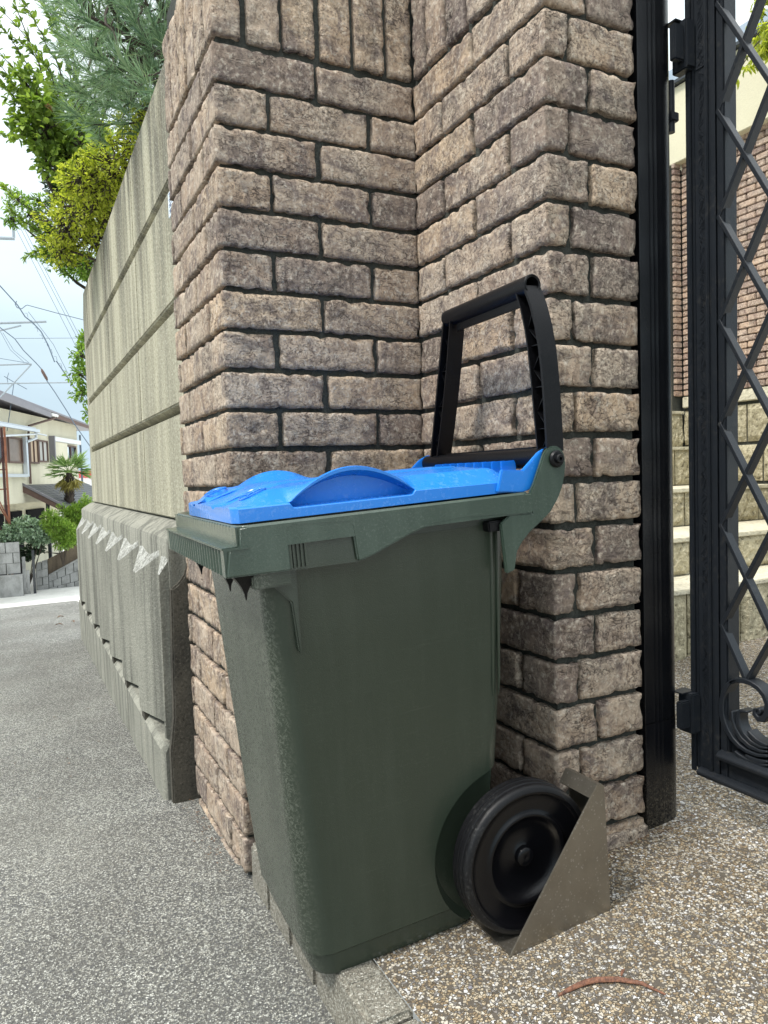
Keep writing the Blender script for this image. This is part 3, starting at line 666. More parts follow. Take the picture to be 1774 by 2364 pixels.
# tall black loop handle
hd = empty('handle', (0, 0, 0), parent=bin_)
def apath(side):
    out = []
    for i in range(9):
        t = i / 8; h = .695 + .245 * t; sp = .170 - .004 * math.sin(math.pi * t) * -1.5 - .030 * t ** 2.2
        v = (-.0545 + .034 * t ** 4) if side < 0 else (.300 - .082 * t); out.append((.388 + .004 * t, v, h))
    return out
for side in (-1, 1):
    ap = apath(side); m_ = MB()
    outer = [(p[0], p[1], p[2]) for p in ap]; inner = [(p[0] - .002, p[1] - side * (.0225 + .005 * math.sin(math.pi * i / 8)), p[2]) for i, p in enumerate(ap)]
    m_.strip([(a[0] + .001, a[1], a[2]) for a in outer], .029, .0045, (1, 0, 0)); m_.strip([(a[0] + .004, a[1], a[2]) for a in inner], .030, .003, (1, 0, 0))
    m_.strip([((a[0] + .012), (a[1] + b[1]) / 2, a[2]) for a, b in zip(outer, inner)], .0026, .026, (1, 0, 0))
    m_.obj('handle_arm', M['black'], bin_)
    m_ = MB()
    for i in range(0, 7, 1):
        o2 = [(p[0] - .001, p[1], p[2]) for p in outer]; i2 = [(p[0] + .001, p[1], p[2]) for p in inner]
        a, b = o2[i], i2[i]; a2, b2 = o2[i+1], i2[i+1]
        if i % 2: m_.strip([(a[0], a[1], a[2] + .004), (b[0], b[1], b[2] + .004)], .014, .0012, (1, 0, 0))
        m_.strip([a if i % 2 else b, b2 if i % 2 else a2], .012, .0012, (1, 0, 0))
    o = m_.obj('arm_rib', M['black'], bin_); o['kind'] = 'stuff'
bpy.data.objects.remove(hd)
m_ = MB(); o_ = apath(-1)[-1][1] - .006; q_ = apath(1)[-1][1] + .004
m_.lathe([(.0140, 0), (.0150, .001), (.0150, q_ - o_), (.0, q_ - o_ + .001), ], (.3915, o_, .942), (0, 1, 0), 32)
m_.lathe([(.0132, 0), (.0112, .001), (.0108, .04), (0, .041)], (.3915, o_, .942), (0, 1, 0), 32)
m_.box(.3885, .394, o_ + .03, q_ - .03, .915, .932, .001); m_.obj('grip_tube', M['black'], bin_)
m_ = MB(); m_.tube([(.383, -.050, .688), (.383, .325, .688)], .0140, 24); m_.box(.378, .394, -.015, .255, .690, .704, .004, 3)
m_.box(.374, .398, .015, .225, .672, .690, .003)
m_.obj('hinge_tube', M['black'], bin_)
# wheels
def wheel(vo, d):
    w = empty('wheel', (0, 0, 0), parent=bin_); c = (.288, vo, .108)
    m = MB(); P = [(.098, .002), (.100, 0), (.1055, .001), (.1085, .004), (.1095, .0085), (.1088, .0115), (.1072, .0125), (.1098, .0140), (.1102, .0200), (.1080, .0210), (.1080, .0225), (.1102, .0235), (.1098, .0300), (.1072, .0315), (.1088, .0325), (.1090, .0365), (.1055, .0395), (.098, .040), (.09, .036)]
    m.lathe(P, c, (0, d, 0), 72); m.obj('tyre', M['rubber'], w, ang=40)
    m = MB(); P = [(0, .0105), (.005, .0098), (.0125, .0102), (.0142, .012), (.0146, .0195), (.018, .0215), (.034, .0225), (.050, .0200), (.0568, .0120), (.0600, .0080), (.0625, .0055), (.0650, .0050), (.0672, .0062), (.0690, .0085), (.0740, .0090), (.0850, .0066), (.0925, .0052), (.0945, .0035), (.0965, .0012), (.0992, .0006), (.0995, .006), (.09, .03), (.01, .034), (0, .034)]
    m.lathe(P, c, (0, d, 0), 72); m.obj('wheel_rim', M['hub'], w, ang=50)
    return w
wheel(-.066, 1); wheel(.332, -1)
m_ = MB(); m_.tube([(.288, -.03, .108), (.288, .30, .108)], .008, 12); m_.obj('axle', M['black'], bin_)

# ------------------------------------------------------------------ wheel stop
ck = empty('wheel_stop', (.67, .81, -.67)); tag(ck, 'triangular stainless sheet wheel stop in front of the black wheel', 'wheel stop')
A_, B_, C_, D_ = (.5800, -.6785), (.7690, -.6665), (.7600, -.4735), (.7466, -.4676)
m_ = MB(); m_.prism([A_, B_, C_, D_], 'y', .8095, .8120, .0006); m_.obj('side_plate', M['steel'], ck, ck.location)
m_ = MB(); m_.prism([(.582, -.6765), (.768, -.6650), (.768, -.6630), (.582, -.6745)], 'y', .8122, .905); m_.obj('floor_plate', M['steel'], ck, ck.location)
m_ = MB(); m_.prism([(.7665, -.6625), (.7690, -.6625), (.7600, -.4740), (.7575, -.4740)], 'y', .8122, .888); m_.obj('back_plate', M['steel'], ck, ck.location)
m_ = MB(); m_.prism([(.7335, -.4870), (.7345, -.4888), (.7600, -.4752), (.7590, -.4720), (.7466, -.4680)], 'y', .8122, .880); m_.obj('top_lip', M['steel'], ck, ck.location)

# ------------------------------------------------------------------ gate post and leaf
gp = empty('gate_post', (1.03, .99, -.65)); tag(gp, 'tall glossy black gate post beside the brick wall end', 'gate post')
PX0, PX1 = .9815, 1.0785
prof = [(PX0, .941), (PX0 + .0008, .940), (PX0 + .0215, .940), (PX0 + .0225, .9397), (PX0 + .0235, .940), (PX0 + .0315, .940), (PX0 + .0325, .9397), (PX0 + .0335, .940), (PX0 + .0415, .940), (PX0 + .0425, .9397), (PX0 + .0435, .940), (PX1 - .045, .9402)]
for i in range(1, 13):
    t = i / 12; prof.append((PX1 - .045 + .045 * math.sin(t * math.pi / 2), .9402 + .030 * (1 - math.cos(t * math.pi / 2))))
prof += [(PX1, 1.05), (PX0, 1.05)]
m_ = MB(); m_.prism(prof, 'z', -.46, 1.3); m_.obj('shaft', M['post'], gp, gp.location, ang=30)
m_ = MB(); m_.prism([(x, y - .0006 if y < .98 else y) for x, y in prof], 'z', -.665, -.461); m_.obj('base_sleeve', M['post'], gp, gp.location, ang=30)
m_ = MB(); m_.box(.9600, .9812, .972, 1.04, -.66, 1.3); m_.obj('gap_shade_filler', M['post'], gp, gp.location)  # added black filler standing in for the shaded gap beside the bricks
gl = empty('gate_leaf', (1.11, .8, -.57)); tag(gl, 'open black iron gate leaf with diamond lattice and a scroll panel at the foot', 'gate')
XG = 1.100
def gobj(m, n, ang=35): return m.obj(n, M['iron'], gl, gl.location, ang=ang)
YN = -.35     # near end of the leaf, behind the picture edge
m_ = MB(); m_.box(XG + .002, XG + .034, .865, .9385, -.560, 1.25, .002); gobj(m_, 'stile')
m_ = MB()
for y, w, x in ((.9355, .010, -.004), (.9265, .004, -.0015), (.8985, .006, -.0035), (.8855, .012, -.001), (.8700, .008, .0005)): m_.box(XG + x, XG + .0018, y - w / 2, y + w / 2, -.566, 1.25, .0014)
gobj(m_, 'stile_moulding')
m_ = MB(); rg = random.Random(5); z = -.50      # hammered chevron texture raised on the stile
while z < .86:
    a = rg.choice((1, -1)) * rg.uniform(.5, 1.2)
    for q in range(rg.randint(4, 7)):
        yc = .912 + rg.uniform(-.0045, .0045); l = rg.uniform(.005, .009)
        dy, dz = math.cos(a) * l / 2, math.sin(a) * l / 2; zz = z + q * .0023
        yy0, yy1 = max(.9030, yc - dy), min(.9230, yc + dy)
        m_.strip([(XG + .0022, yy0, zz - dz), (XG + .0022, yy1, zz + dz)], .0018, .0011, (1, 0, 0))
    z += .0095
o = gobj(m_, 'stile_relief', 20); o['kind'] = 'stuff'
m_ = MB(); m_.box(XG + .0005, XG + .0020, .9035, .9228, .6905, .6935); gobj(m_, 'stile_joint')
# lattice: two families of flat bars
dy_, dz_ = .0485, .0885
zc = .6006
def clipbar(y0, z0, sy, sz, ymax, ymin, zmin, zmax):
    t0, t1 = -40, 40
    for c, d, lo, hi in ((y0, sy, ymin, ymax), (z0, sz, zmin, zmax)):
        a, b = (lo - c) / d, (hi - c) / d
        if a > b: a, b = b, a
        t0, t1 = max(t0, a), min(t1, b)
    return (t0, t1) if t1 > t0 else None
LZ0, LZ1 = -.372, 1.2
def lat(y0, z0, sgn, x0, x1, name):
    c = clipbar(y0, z0, -dy_, sgn * dz_, .8770, YN, LZ0, LZ1)
    if not c or c[1] - c[0] < .3: return
    p = [(XG + (x0 + x1) / 2, y0 - dy_ * t, z0 + sgn * dz_ * t) for t in c]
    m_ = MB(); m_.strip(p, abs(x1 - x0), .0068, (1, 0, 0)); m_._bev(list(m_.bm.verts), .0006, 1); gobj(m_, 'lattice_bar')
for k in range(-40, 44):
    z0 = zc + k * 2 * dz_
    if abs(k) < 20: lat(.876, z0, -1, -.002, .015, ''); lat(.876, z0, 1, -.0015, .0155, '')
for k in range(1, 26):                # bars that start at the top or bottom edge
    pass
m_ = MB(); m_.box(XG + .002, XG + .030, YN, .866, -.562, -.522, .002); gobj(m_, 'bottom_rail')
m_ = MB(); m_.prism([(XG - .010, -.5685), (XG - .012, -.562), (XG - .006, -.556), (XG + .002, -.5545), (XG + .002, -.5685)], 'y', YN, .923, .001); m_.obj('rail_moulding', M['iron'], gl, gl.location)
m_ = MB(); m_.prism([(XG - .012, -.524), (XG - .014, -.517), (XG - .006, -.511), (XG + .004, -.5085), (XG + .004, -.524)], 'y', YN, .880, .001); m_.obj('rail_moulding', M['iron'], gl, gl.location)
m_ = MB(); m_.box(XG + .012, XG + .016, .79, .866, -.512, -.470); gobj(m_, 'corner_web')
# scrolls
def yz(px, py):     # measured on the leaf plane
    ys_ = .8908 - (px / 1235) * .1036 - 0; return ys_
def scroll(dy):
    S = lambda pts: [(XG + .008, y + dy, z) for y, z in pts]
    m = MB()
    outer = [(.842, -.3745), (.852, -.378), (.862, -.388), (.870, -.403), (.8745, -.422), (.8745, -.440), (.871, -.4545), (.863, -.469), (.853, -.481), (.839, -.4895), (.825, -.4935), (.805, -.494), (.786, -.489)]
    m.strip(S(outer), .026, [.004, .006, .008, .009, .0105, .011, .011, .010, .0095, .008, .007, .006, .005], (1, 0, 0))
    top = [(.858, -.383), (.846, -.3755), (.832, -.3725), (.818, -.3728), (.803, -.378), (.792, -.388), (.786, -.402), (.787, -.418), (.794, -.429), (.803, -.431), (.810, -.4245), (.809, -.4165), (.803, -.4135)]
    m.strip(S(top), .026, [.006, .008, .009, .009, .009, .009, .009, .010, .011, .010, .008, .006, .003], (1, 0, 0))
    m.tube([(XG - .002, .805 + dy, -.419), (XG + .016, .805 + dy, -.419)], .006, 14)
    for a in ([(.854, -.432), (.8535, -.447), (.848, -.462), (.837, -.4755), (.820, -.484), (.800, -.4855), (.786, -.482)], [(.823, -.425), (.838, -.427), (.8425, -.439), (.8405, -.454), (.832, -.467), (.818, -.4755), (.800, -.4785), (.786, -.4755)],
              [(.823, -.4575), (.818, -.4635), (.808, -.4695), (.797, -.472), (.786, -.471)], [(.849, -.5015), (.842, -.5065), (.828, -.5105), (.812, -.5110), (.797, -.5085), (.786, -.505)], [(.828, -.5015), (.818, -.5045), (.803, -.504), (.786, -.499)]):
        n = len(a); m.strip(S(a), .024, [.002 + .007 * math.sin(math.pi * min(1, (i + .6) / n)) for i in range(n)], (1, 0, 0))
    o = m.obj('scroll', M['iron'], gl, gl.location, ang=30); bv = o.modifiers.new('b', 'BEVEL'); bv.width = .0015; bv.segments = 2; bv.limit_method = 'ANGLE'; bv.angle_limit = R(50)
    return o
scroll(0); scroll(-.0975)
def hinge(z0, z1):
    m = MB(); m.box(1.0800, 1.1000, .9230, .955, z0, z1, .002); m.box(1.0560, 1.0795, .926, .9392, z0 + .012, z1 - .012, .002); m.box(1.0805, 1.0990, .9205, .9228, z0 + .003, z1 - .003, .001)
    m.box(1.0680, 1.1035, .935, .958, z1 - .001, z1 + .0015); m.obj('hinge', M['iron'], gl, gl.location)
hinge(.693, .778); hinge(-.492, -.418)
m_ = MB(); m_.tube([(1.088, .965, .60), (1.088, .965, .69)], .007, 12); m_.box(1.0765, 1.099, .955, .975, .618, .634, .002); gobj(m_, 'hinge_pin')

# ------------------------------------------------------------------ courtyard beyond the gate
st_ = empty('stone_terrace_steps', (2.0, 1.7, -.6)); tag(st_, 'cream split-faced stone steps rising behind the gate bars', 'stone steps')
rs = random.Random(2)
def split_block(x0, x1, y0, y1, z0, z1, mat, parent, face='y'):
    nx, nz = 10, 7; vs, fs = [], []
    def dsp(a, b, e): return 0 if e else rs.uniform(.002, .011)
    if face == 'y':
        for j in range(nz + 1):
            for i in range(nx + 1):
                e = i in (0, nx) or j in (0, nz); vs.append((x0 + (x1 - x0) * i / nx, y0 + (.006 if e else 0) - dsp(i, j, e), z0 + (z1 - z0) * j / nz))
        back = [(x0, y1, z0), (x1, y1, z0), (x1, y1, z1), (x0, y1, z1)]
    else:
        for j in range(nz + 1):
            for i in range(nx + 1):
                e = i in (0, nx) or j in (0, nz); vs.append((x0 + (.006 if e else 0) - dsp(i, j, e), y1 - (y1 - y0) * i / nx, z0 + (z1 - z0) * j / nz))
        back = [(x1, y1, z0), (x1, y0, z0), (x1, y0, z1), (x1, y1, z1)]
    for j in range(nz):
        for i in range(nx): a = j * (nx + 1) + i; fs.append((a, a + 1, a + nx + 2, a + nx + 1))
    n0 = len(vs); vs += back; c = [0, nx, (nx + 1) * nz + nx, (nx + 1) * nz]
    bot = list(range(0, nx + 1)); topi = list(range((nx + 1) * nz, (nx + 1) * (nz + 1))); lf = [j * (nx + 1) for j in range(nz + 1)]; rt = [j * (nx + 1) + nx for j in range(nz + 1)]
    fs += [tuple(bot[::-1] + [n0, n0 + 1]), tuple(topi + [n0 + 2, n0 + 3]), tuple(lf + [n0 + 3, n0]), tuple(rt[::-1] + [n0 + 1, n0 + 2])]
    return mesh('stone_block', vs, fs, mat, parent, parent.location, smooth=False)
risers = [(1.60, -.66, -.386), (1.80, -.386, -.252), (2.13, -.252, -.096), (2.46, -.096, .088), (2.60, .088, .270)]
for i, (y, z0, z1) in enumerate(risers):
    x = 1.10 - (i % 2) * .17 ; w = .165
    while x < 3.0:
        w = rs.uniform(.20, .26) if i < 4 else .15
        x1 = min(3.0, x + w)
        if x1 - x > .03: split_block(x + .003, x1 - .003, y, y + .16, z0 + .003, z1 - .016, M['split'], st_)
        x = x1
    yn = risers[i + 1][0] if i < 4 else 2.9
    MB().box(1.02, 3.0, y - .008, yn + .02, z1 - .0155, z1, .003).obj('tread_slab', M['splitpale'], st_, st_.location)
    MB().box(1.04, 3.0, y + .02, 2.9, z0 - .02, z1 - .018).obj('core', M['mortar'], st_, st_.location)
hw = empty('courtyard_brick_house', (3.05, 2.3, -.6)); tag(hw, 'courtyard house with small brown brick lower wall and cream plaster above, behind the gate lattice', 'house')
zr = .345; rowi = 0; bh = .030
MB().box(2.99, 3.10, 1.2, 2.60, .285, .338, .004).obj('plinth_band', M['splitpale'], hw, hw.location)
y = 1.2; 
for zb0, zb1, o_ in ((.10, .275, 0), (-.08, .09, .08), (-.26, -.09, 0), (-.44, -.27, .08)):
    y = 1.2 - o_
    while y < 2.6:
        y1 = min(2.60, y + .15)
        if y1 - y > .03: split_block(3.0, 3.08, y + .004, y1 - .004, zb0, zb1 - .005, M['split'], hw, 'x')
        y = y1
MB().box(3.012, 3.4, 1.2, 2.62, -.6, 1.45).obj('wall_core', M['mortar'], hw, hw.location)
small = {}
def small_brick(y0, y1, z0, z1, xf, parent, flip=False):
    L_ = round(y1 - y0, 3); k = (L_, rb.randrange(3), flip)
    if k not in small:
        m_ = MB(); 
        if flip: m_.box(-L_ / 2, L_ / 2, -.010, .010, -.0128, .0128, .003, 2)
        else: m_.box(-.010, .010, -L_ / 2, L_ / 2, -.0128, .0128, .003, 2)
        for v in m_.bm.verts: v.co += Vector([noise.noise(v.co * 60 + Vector((i * 9, k[1] * 7, 0))) * .0016 for i in range(3)])
        me = bpy.data.meshes.new('brick'); m_.bm.to_mesh(me); me.materials.append(M['brick2']); small[k] = me
    o = bpy.data.objects.new('brick', small[k]); C.objects.link(o); o.parent = parent
    if flip: o.location = Vector(((y0 + y1) / 2, xf, (z0 + z1) / 2)) - parent.location
    else: o.location = Vector((xf + .006, (y0 + y1) / 2, (z0 + z1) / 2)) - parent.location
z = zr
while z < 1.80:
    top = 1.462
    if z > top: break
    y = 2.60 - (0 if rowi % 2 else .048)
    yy = 2.60
    while yy > 2.02:
        L_ = .09 if not (yy == 2.60 and rowi % 2) else .045
        small_brick(yy - L_ + .0025, yy - .0025, z, z + .0256, 3.0, hw); yy -= L_
    xx = 2.955
    if rowi % 1 == 0: small_brick(2.953, 2.998, z, z + .0256, 2.612, hw, True)
    z += bh; rowi += 1
MB().box(2.90, 3.02, 2.618, 2.9, .27, 1.46).obj('return_wall', M['mortar'], hw, hw.location)
MB().prism([(1.2, 1.475), (2.66, 1.475), (2.66, 1.835), (1.2, 1.835)], 'x', 2.955, 3.4, .003).obj('plaster_wall', M['cream2'], hw, hw.location)
MB().box(2.93, 3.4, 1.2, 2.66, 1.838, 1.856, .002).obj('window_sill', M['glass_dark'], hw, hw.location)
MB().box(2.97, 3.0, 1.2, 2.66, 1.858, 1.94, .002).obj('window_frame', M['skyblue_frame'], hw, hw.location)
MB().box(2.98, 3.0, 1.2, 2.64, 1.942, 1.99).obj('window_frame', M['white'], hw, hw.location)

# ------------------------------------------------------------------ small things on the ground
m_ = MB(); tp = [(.5888, .7157, -.6755), (.6040, .7155, -.6735), (.6192, .7143, -.6715), (.6330, .7110, -.6695), (.6472, .7067, -.6690), (.6701, .6935, -.6680), (.6911, .6735, -.6680), (.702, .6452, -.6690)]
m_.tube(tp, [.0012, .0028, .0034, .0036, .0036, .0032, .0024, .001], 10, flat=.6)
for v in m_.bm.verts: v.co += Vector([noise.noise(v.co * 150 + Vector((i * 9, 0, 0))) * .0008 for i in range(3)])
m_.tube([(.678, .697, -.669), (.6825, .6995, -.666), (.688, .701, -.6655)], [.001, .0022, .001], 6)
o = m_.obj('dry_twig', M['twig']); tag(o, 'curved orange brown dry twig lying on the pebbled driveway', 'twig')
def stone(loc, s, name, label, mat):
    m = MB(); bmesh.ops.create_icosphere(m.bm, subdivisions=2, radius=s)
    for v in m.bm.verts: v.co = Vector((v.co.x, v.co.y * .8, v.co.z * .6)) * (1 + .4 * noise.noise(v.co * (1.5 / s)))
    o = m.obj(name, mat, ang=60); o.location = loc; tag(o, label, 'stone'); return o
stone((.503, .7896, -.681), .0035, 'pebble', 'small dark grey pebble on the driveway left of the dry twig', M['fascia'])
for i_, (lx, ly, la) in enumerate(((.225, 5.42, .4), (.285, 5.12, 1.9), (.20, 5.06, 2.8))):
    m_ = MB(); n_ = []
    for q in range(7):
        t_ = q / 6; w_ = .016 * math.sin(math.pi * min(.98, t_ + .04)); cz = .012 * math.sin(math.pi * t_)
        n_.append([(t_ * .07 - .035, -w_, cz + .006), (t_ * .07 - .035, 0, cz), (t_ * .07 - .035, w_, cz + .008), (t_ * .07 - .035, 0, cz - .0006)])
    m_.loft(n_); o = m_.obj('fallen_leaf', M['litter']); o.location = (lx, ly, rz(lx, ly) + .006); o.rotation_euler = (0, 0, la); o.scale = (.6, .6, .6)
    tag(o, 'curled brown leaf on the road by the ribbed base, %s' % ('farthest of three', 'nearest the base of three', 'leftmost of three')[i_], 'leaf', 'fallen leaves on the road')
# leaf litter scattered at the foot of the walls
lr = random.Random(9); vs, fs = [], []
def flake(x, y, z, s):
    a = lr.uniform(0, 6.3); n = len(vs); t = lr.uniform(-.3, .3)
    for q, l in ((0, 1), (1.5, .45), (3.14, 1), (4.7, .45)):
        vs.append((x + s * l * math.cos(a + q), y + s * l * math.sin(a + q), z + .001 + abs(math.sin(q)) * s * .2))
    fs.append((n, n + 1, n + 2, n + 3))
for i in range(110): x = lr.uniform(.86, 1.09); flake(x, .93 - abs(lr.gauss(0, .012)), fz(x, .9) + .001, lr.uniform(.0012, .0035))
for i in range(90): y = lr.uniform(1.4, 1.85); flake(.35 - abs(lr.gauss(0, .02)), y, rz(.3, y) + .003, lr.uniform(.0015, .004))
for i in range(90): y = lr.uniform(1.9, 6); flake(.28 - abs(lr.gauss(0, .22)), y, rz(.1, y) + .004, lr.uniform(.002, .006))
for i in range(70): flake(lr.uniform(-.9, .3), lr.uniform(.9, 3), rz(.1, 1.2) + .001, lr.uniform(.001, .0022))
for i in range(90): x = lr.uniform(.45, 1.3); y = lr.uniform(.45, 1.0); flake(x, y, fz(x, y) + .001, lr.uniform(.001, .0025))
o = mesh('leaf_litter', vs, fs, M['litter']); tag(o, 'crumbs of brown leaf litter along the foot of the walls', 'litter', kind='stuff')

# ------------------------------------------------------------------ vegetation
nr = np.random.default_rng(7)
def leaves(name, P, D, size, mat, parent, width=.45, fold=.25, nrm=None, tipn=None):
    """pointed folded leaves; P base points, D directions (unit), size array"""
    n = len(P); D = D / np.linalg.norm(D, axis=1)[:, None]
    up = nr.normal(size=(n, 3)) * .6 + np.array([0, 0, 1.0]) if nrm is None else nrm
    S = np.cross(D, up); S /= np.linalg.norm(S, axis=1)[:, None] + 1e-9; U = np.cross(S, D)
    s = size[:, None]; w = width * s
    V = np.stack([P, P + D * s * .30 + S * w * .5 + U * w * fold, P + D * s * .68 + S * w * .42 + U * w * fold * .8, P + D * s - U * s * .10, P + D * s * .68 - S * w * .42 + U * w * fold * .8, P + D * s * .30 - S * w * .5 + U * w * fold, P + D * s * .5], 1)
    verts = V.reshape(-1, 3); b = np.arange(n) * 7
    F = np.concatenate([np.stack([b, b + 1, b + 2, b + 6], 1), np.stack([b + 6, b + 2, b + 3, b + 4], 1), np.stack([b + 6, b + 4, b + 5, b], 1)])
    me = bpy.data.meshes.new(name); me.from_pydata(verts.tolist(), [], F.tolist()); me.materials.append(mat); me.shade_smooth()
    o = bpy.data.objects.new(name, me); C.objects.link(o); o.parent = parent; o.location = -parent.location if parent else (0, 0, 0)
    if n > 20: o['kind'] = 'stuff'
    return o
def blades(name, P, D, L_, w, mat, parent, bend=.1):
    n = len(P); D = D / np.linalg.norm(D, axis=1)[:, None]; S = np.cross(D, nr.normal(size=(n, 3))); S /= np.linalg.norm(S, axis=1)[:, None]
    l = L_[:, None]; B = nr.normal(size=(n, 3)) * bend
    V = np.stack([P - S * w, P + S * w, P + (D + B * .3) * l * .55 + S * w * .9, P + (D + B) * l, P + (D + B * .3) * l * .55 - S * w * .9], 1).reshape(-1, 3); b = np.arange(n) * 5
    F = np.stack([b, b + 1, b + 2, b + 3, b + 4], 1)
    me = bpy.data.meshes.new(name); me.from_pydata(V.tolist(), [], F.tolist()); me.materials.append(mat)
    o = bpy.data.objects.new(name, me); C.objects.link(o); o.parent = parent; o.location = -parent.location if parent else (0, 0, 0); o['kind'] = 'stuff'; return o
def curve_pts(a, b, sag, n=7, rng=nr):
    a, b = np.array(a, float), np.array(b, float); out = []
    j = rng.normal(size=3) * np.linalg.norm(b - a) * .06
    for i in range(n):
        t = i / (n - 1); p = a + (b - a) * t + np.array([0, 0, sag * 4 * t * (1 - t)]) + j * math.sin(math.pi * t) + rng.normal(size=3) * .004; out.append(p)
    return out
def branches(m, root, tips, r0, r1, sag=.03):
    for t in tips: pts = curve_pts(root, t, sag); k = len(pts); m.tube(pts, [r0 + (r1 - r0) * i / (k - 1) for i in range(k)], 6)
# --- pine
pine = empty('pine_tree', (.80, 2.9, .9)); tag(pine, 'pine branch with long blue green needles hanging over the top of the cream wall', 'pine tree')
m_ = MB(); m_.tube([(.85, 2.9, .8), (.84, 2.88, 1.2), (.80, 2.84, 1.6), (.78, 2.8, 2.1)], [.05, .045, .04, .03], 10)
roots = [(.80, 2.85, 1.5), (.79, 2.82, 1.8), (.82, 2.87, 1.35), (.78, 2.8, 2.0)]
clumps = []
for i in range(330):
    c = np.array([nr.uniform(.20, .72), nr.uniform(2.15, 3.0), nr.uniform(1.10, 1.78)])
    if (c[0] - .22) * .9 + (c[2] - 1.20) < .12 * (c[1] - 2.0) - .02: continue
    if c[2] < 1.08 + (c[1] - 2.15) * .22: continue
    clumps.append(c)
main = [clumps[i] for i in range(0, len(clumps), 9)]
for i, t in enumerate(main): branches(m_, roots[i % 4], [t], .012, .004, .04)
for c in clumps:
    q = min(main, key=lambda a: np.linalg.norm(a - c)); 
    if np.linalg.norm(q - c) > .01: branches(m_, q + (np.array(roots[1]) - q) * .15, [c], .004, .002, .01)
m_.obj('trunk', M['bark'], pine, pine.location)
P, D, Ls = [], [], []
for c in clumps:
    ax = np.array([c[0] - .9, (c[1] - 2.85) * .5, .25 + nr.normal() * .35]); ax /= np.linalg.norm(ax)
    k = 62
    d = ax + nr.normal(size=(k, 3)) * .55; P.append(c - ax * nr.uniform(0, .05, (k, 1))); D.append(d); Ls.append(nr.uniform(.055, .10, k))
blades('crown', np.concatenate(P), np.concatenate(D), np.concatenate(Ls), .0008, M['needle'], pine, .12)
# --- leafy shrub makers
def leafy(name, label, cat, root, blobs, n, size, mat, trunkmat, group=None, width=.5, per=5, hollow=.55, crown='crown', out=1.0, tw=.0018, bare=None):
    e = empty(name, root); tag(e, label, cat, group); m = MB(); P, D, S = [], [], []
    tot = sum(b[3] ** 2 for b in blobs)
    tips = []
    for cx, cy, cz, r in blobs:
        k = max(3, int(n * r * r / tot / per)); c = np.array([cx, cy, cz]); branches(m, root, [c], .010, .004, .02)
        for _ in range(k):
            d = nr.normal(size=3); d /= np.linalg.norm(d); rad = r * (hollow + (1 - hollow) * nr.random() ** .6) * (1 + .18 * math.sin(5 * d[0] + 3 * d[2]) + .12 * math.sin(9 * d[1] + 4))
            tip = c + d * rad * np.array([1, 1, .9]); 
            if nr.random() < .45: branches(m, c + d * r * .15, [tip], .003, .0012, .004)
            for q in range(per):
                dd = d * out + nr.normal(size=3) * .75; P.append(tip - d * r * .05 * q * .5 + nr.normal(size=3) * size * .35); D.append(dd); S.append(size * nr.uniform(.6, 1.25))
    m.obj('trunk' if cat == 'tree' else 'stem', trunkmat, e, e.location)
    leaves(crown, np.array(P), np.array(D), np.array(S), mat, e, width)
    return e
leafy('yellow_shrub', 'rounded yellow green clipped shrub spilling over the wall top', 'shrub', (.62, 3.4, 1.0), [(.54, 2.75, 1.27, .11), (.50, 2.85, 1.32, .11), (.50, 3.0, 1.30, .12), (.43, 3.15, 1.27, .14), (.36, 3.25, 1.22, .13), (.30, 3.2, 1.22, .10), (.33, 3.45, 1.20, .14), (.27, 3.6, 1.17, .13), (.38, 3.7, 1.15, .13), (.24, 3.75, 1.10, .10), (.45, 3.4, 1.20, .14)], 12500, .0160, M['yleaf'], M['bark'], width=.55, per=6)
leafy('broadleaf_tree', 'green broadleaf bush at left of the pine, glossy oval leaves', 'tree', (.55, 3.9, 1.05), [(.20, 3.6, 1.56, .10), (.28, 3.7, 1.62, .12), (.17, 3.6, 1.66, .09), (.33, 3.6, 1.52, .10), (.25, 3.65, 1.48, .09), (.38, 3.8, 1.66, .13), (.30, 3.8, 1.78, .10), (.12, 3.6, 1.75, .06), (.10, 3.6, 1.55, .05), (.22, 3.6, 1.40, .06)], 3200, .036, M['leaf'], M['bark'], width=.55, per=5, out=.8)
leafy('dark_broadleaf_shrub', 'very dark green leaf mass between the pine and the yellow shrub', 'shrub', (.6, 4.2, 1.05), [(.42, 4.0, 1.62, .12), (.34, 4.1, 1.58, .12), (.47, 4.0, 1.50, .12), (.30, 4.15, 1.50, .09)], 1800, .040, M['dleaf'], M['bark'], width=.5)
leafy('green_maple', 'fresh green small leaved maple at the far end of the wall top', 'tree', (.5, 4.3, 1.0), [(.34, 4.2, 1.16, .09), (.40, 4.1, 1.12, .08), (.27, 4.25, 1.20, .08), (.20, 4.3, 1.22, .05), (.15, 4.3, 1.42, .07), (.24, 4.35, 1.34, .07), (.08, 4.4, 1.52, .06), (.06, 4.4, 1.42, .05), (.20, 4.3, 1.48, .06)], 2600, .026, M['mleaf'], M['bark'], width=.34, per=6, out=.5)
leafy('wall_end_bush', 'green leafy bush peeping out behind the far end of the cream wall', 'shrub', (.55, 4.95, .35), [(.41, 4.95, .80, .07), (.40, 4.9, .68, .075), (.41, 4.95, .57, .06), (.45, 5.0, .9, .06), (.44, 4.95, .46, .05)], 900, .032, M['mleaf'], M['bark'], width=.42, per=5)
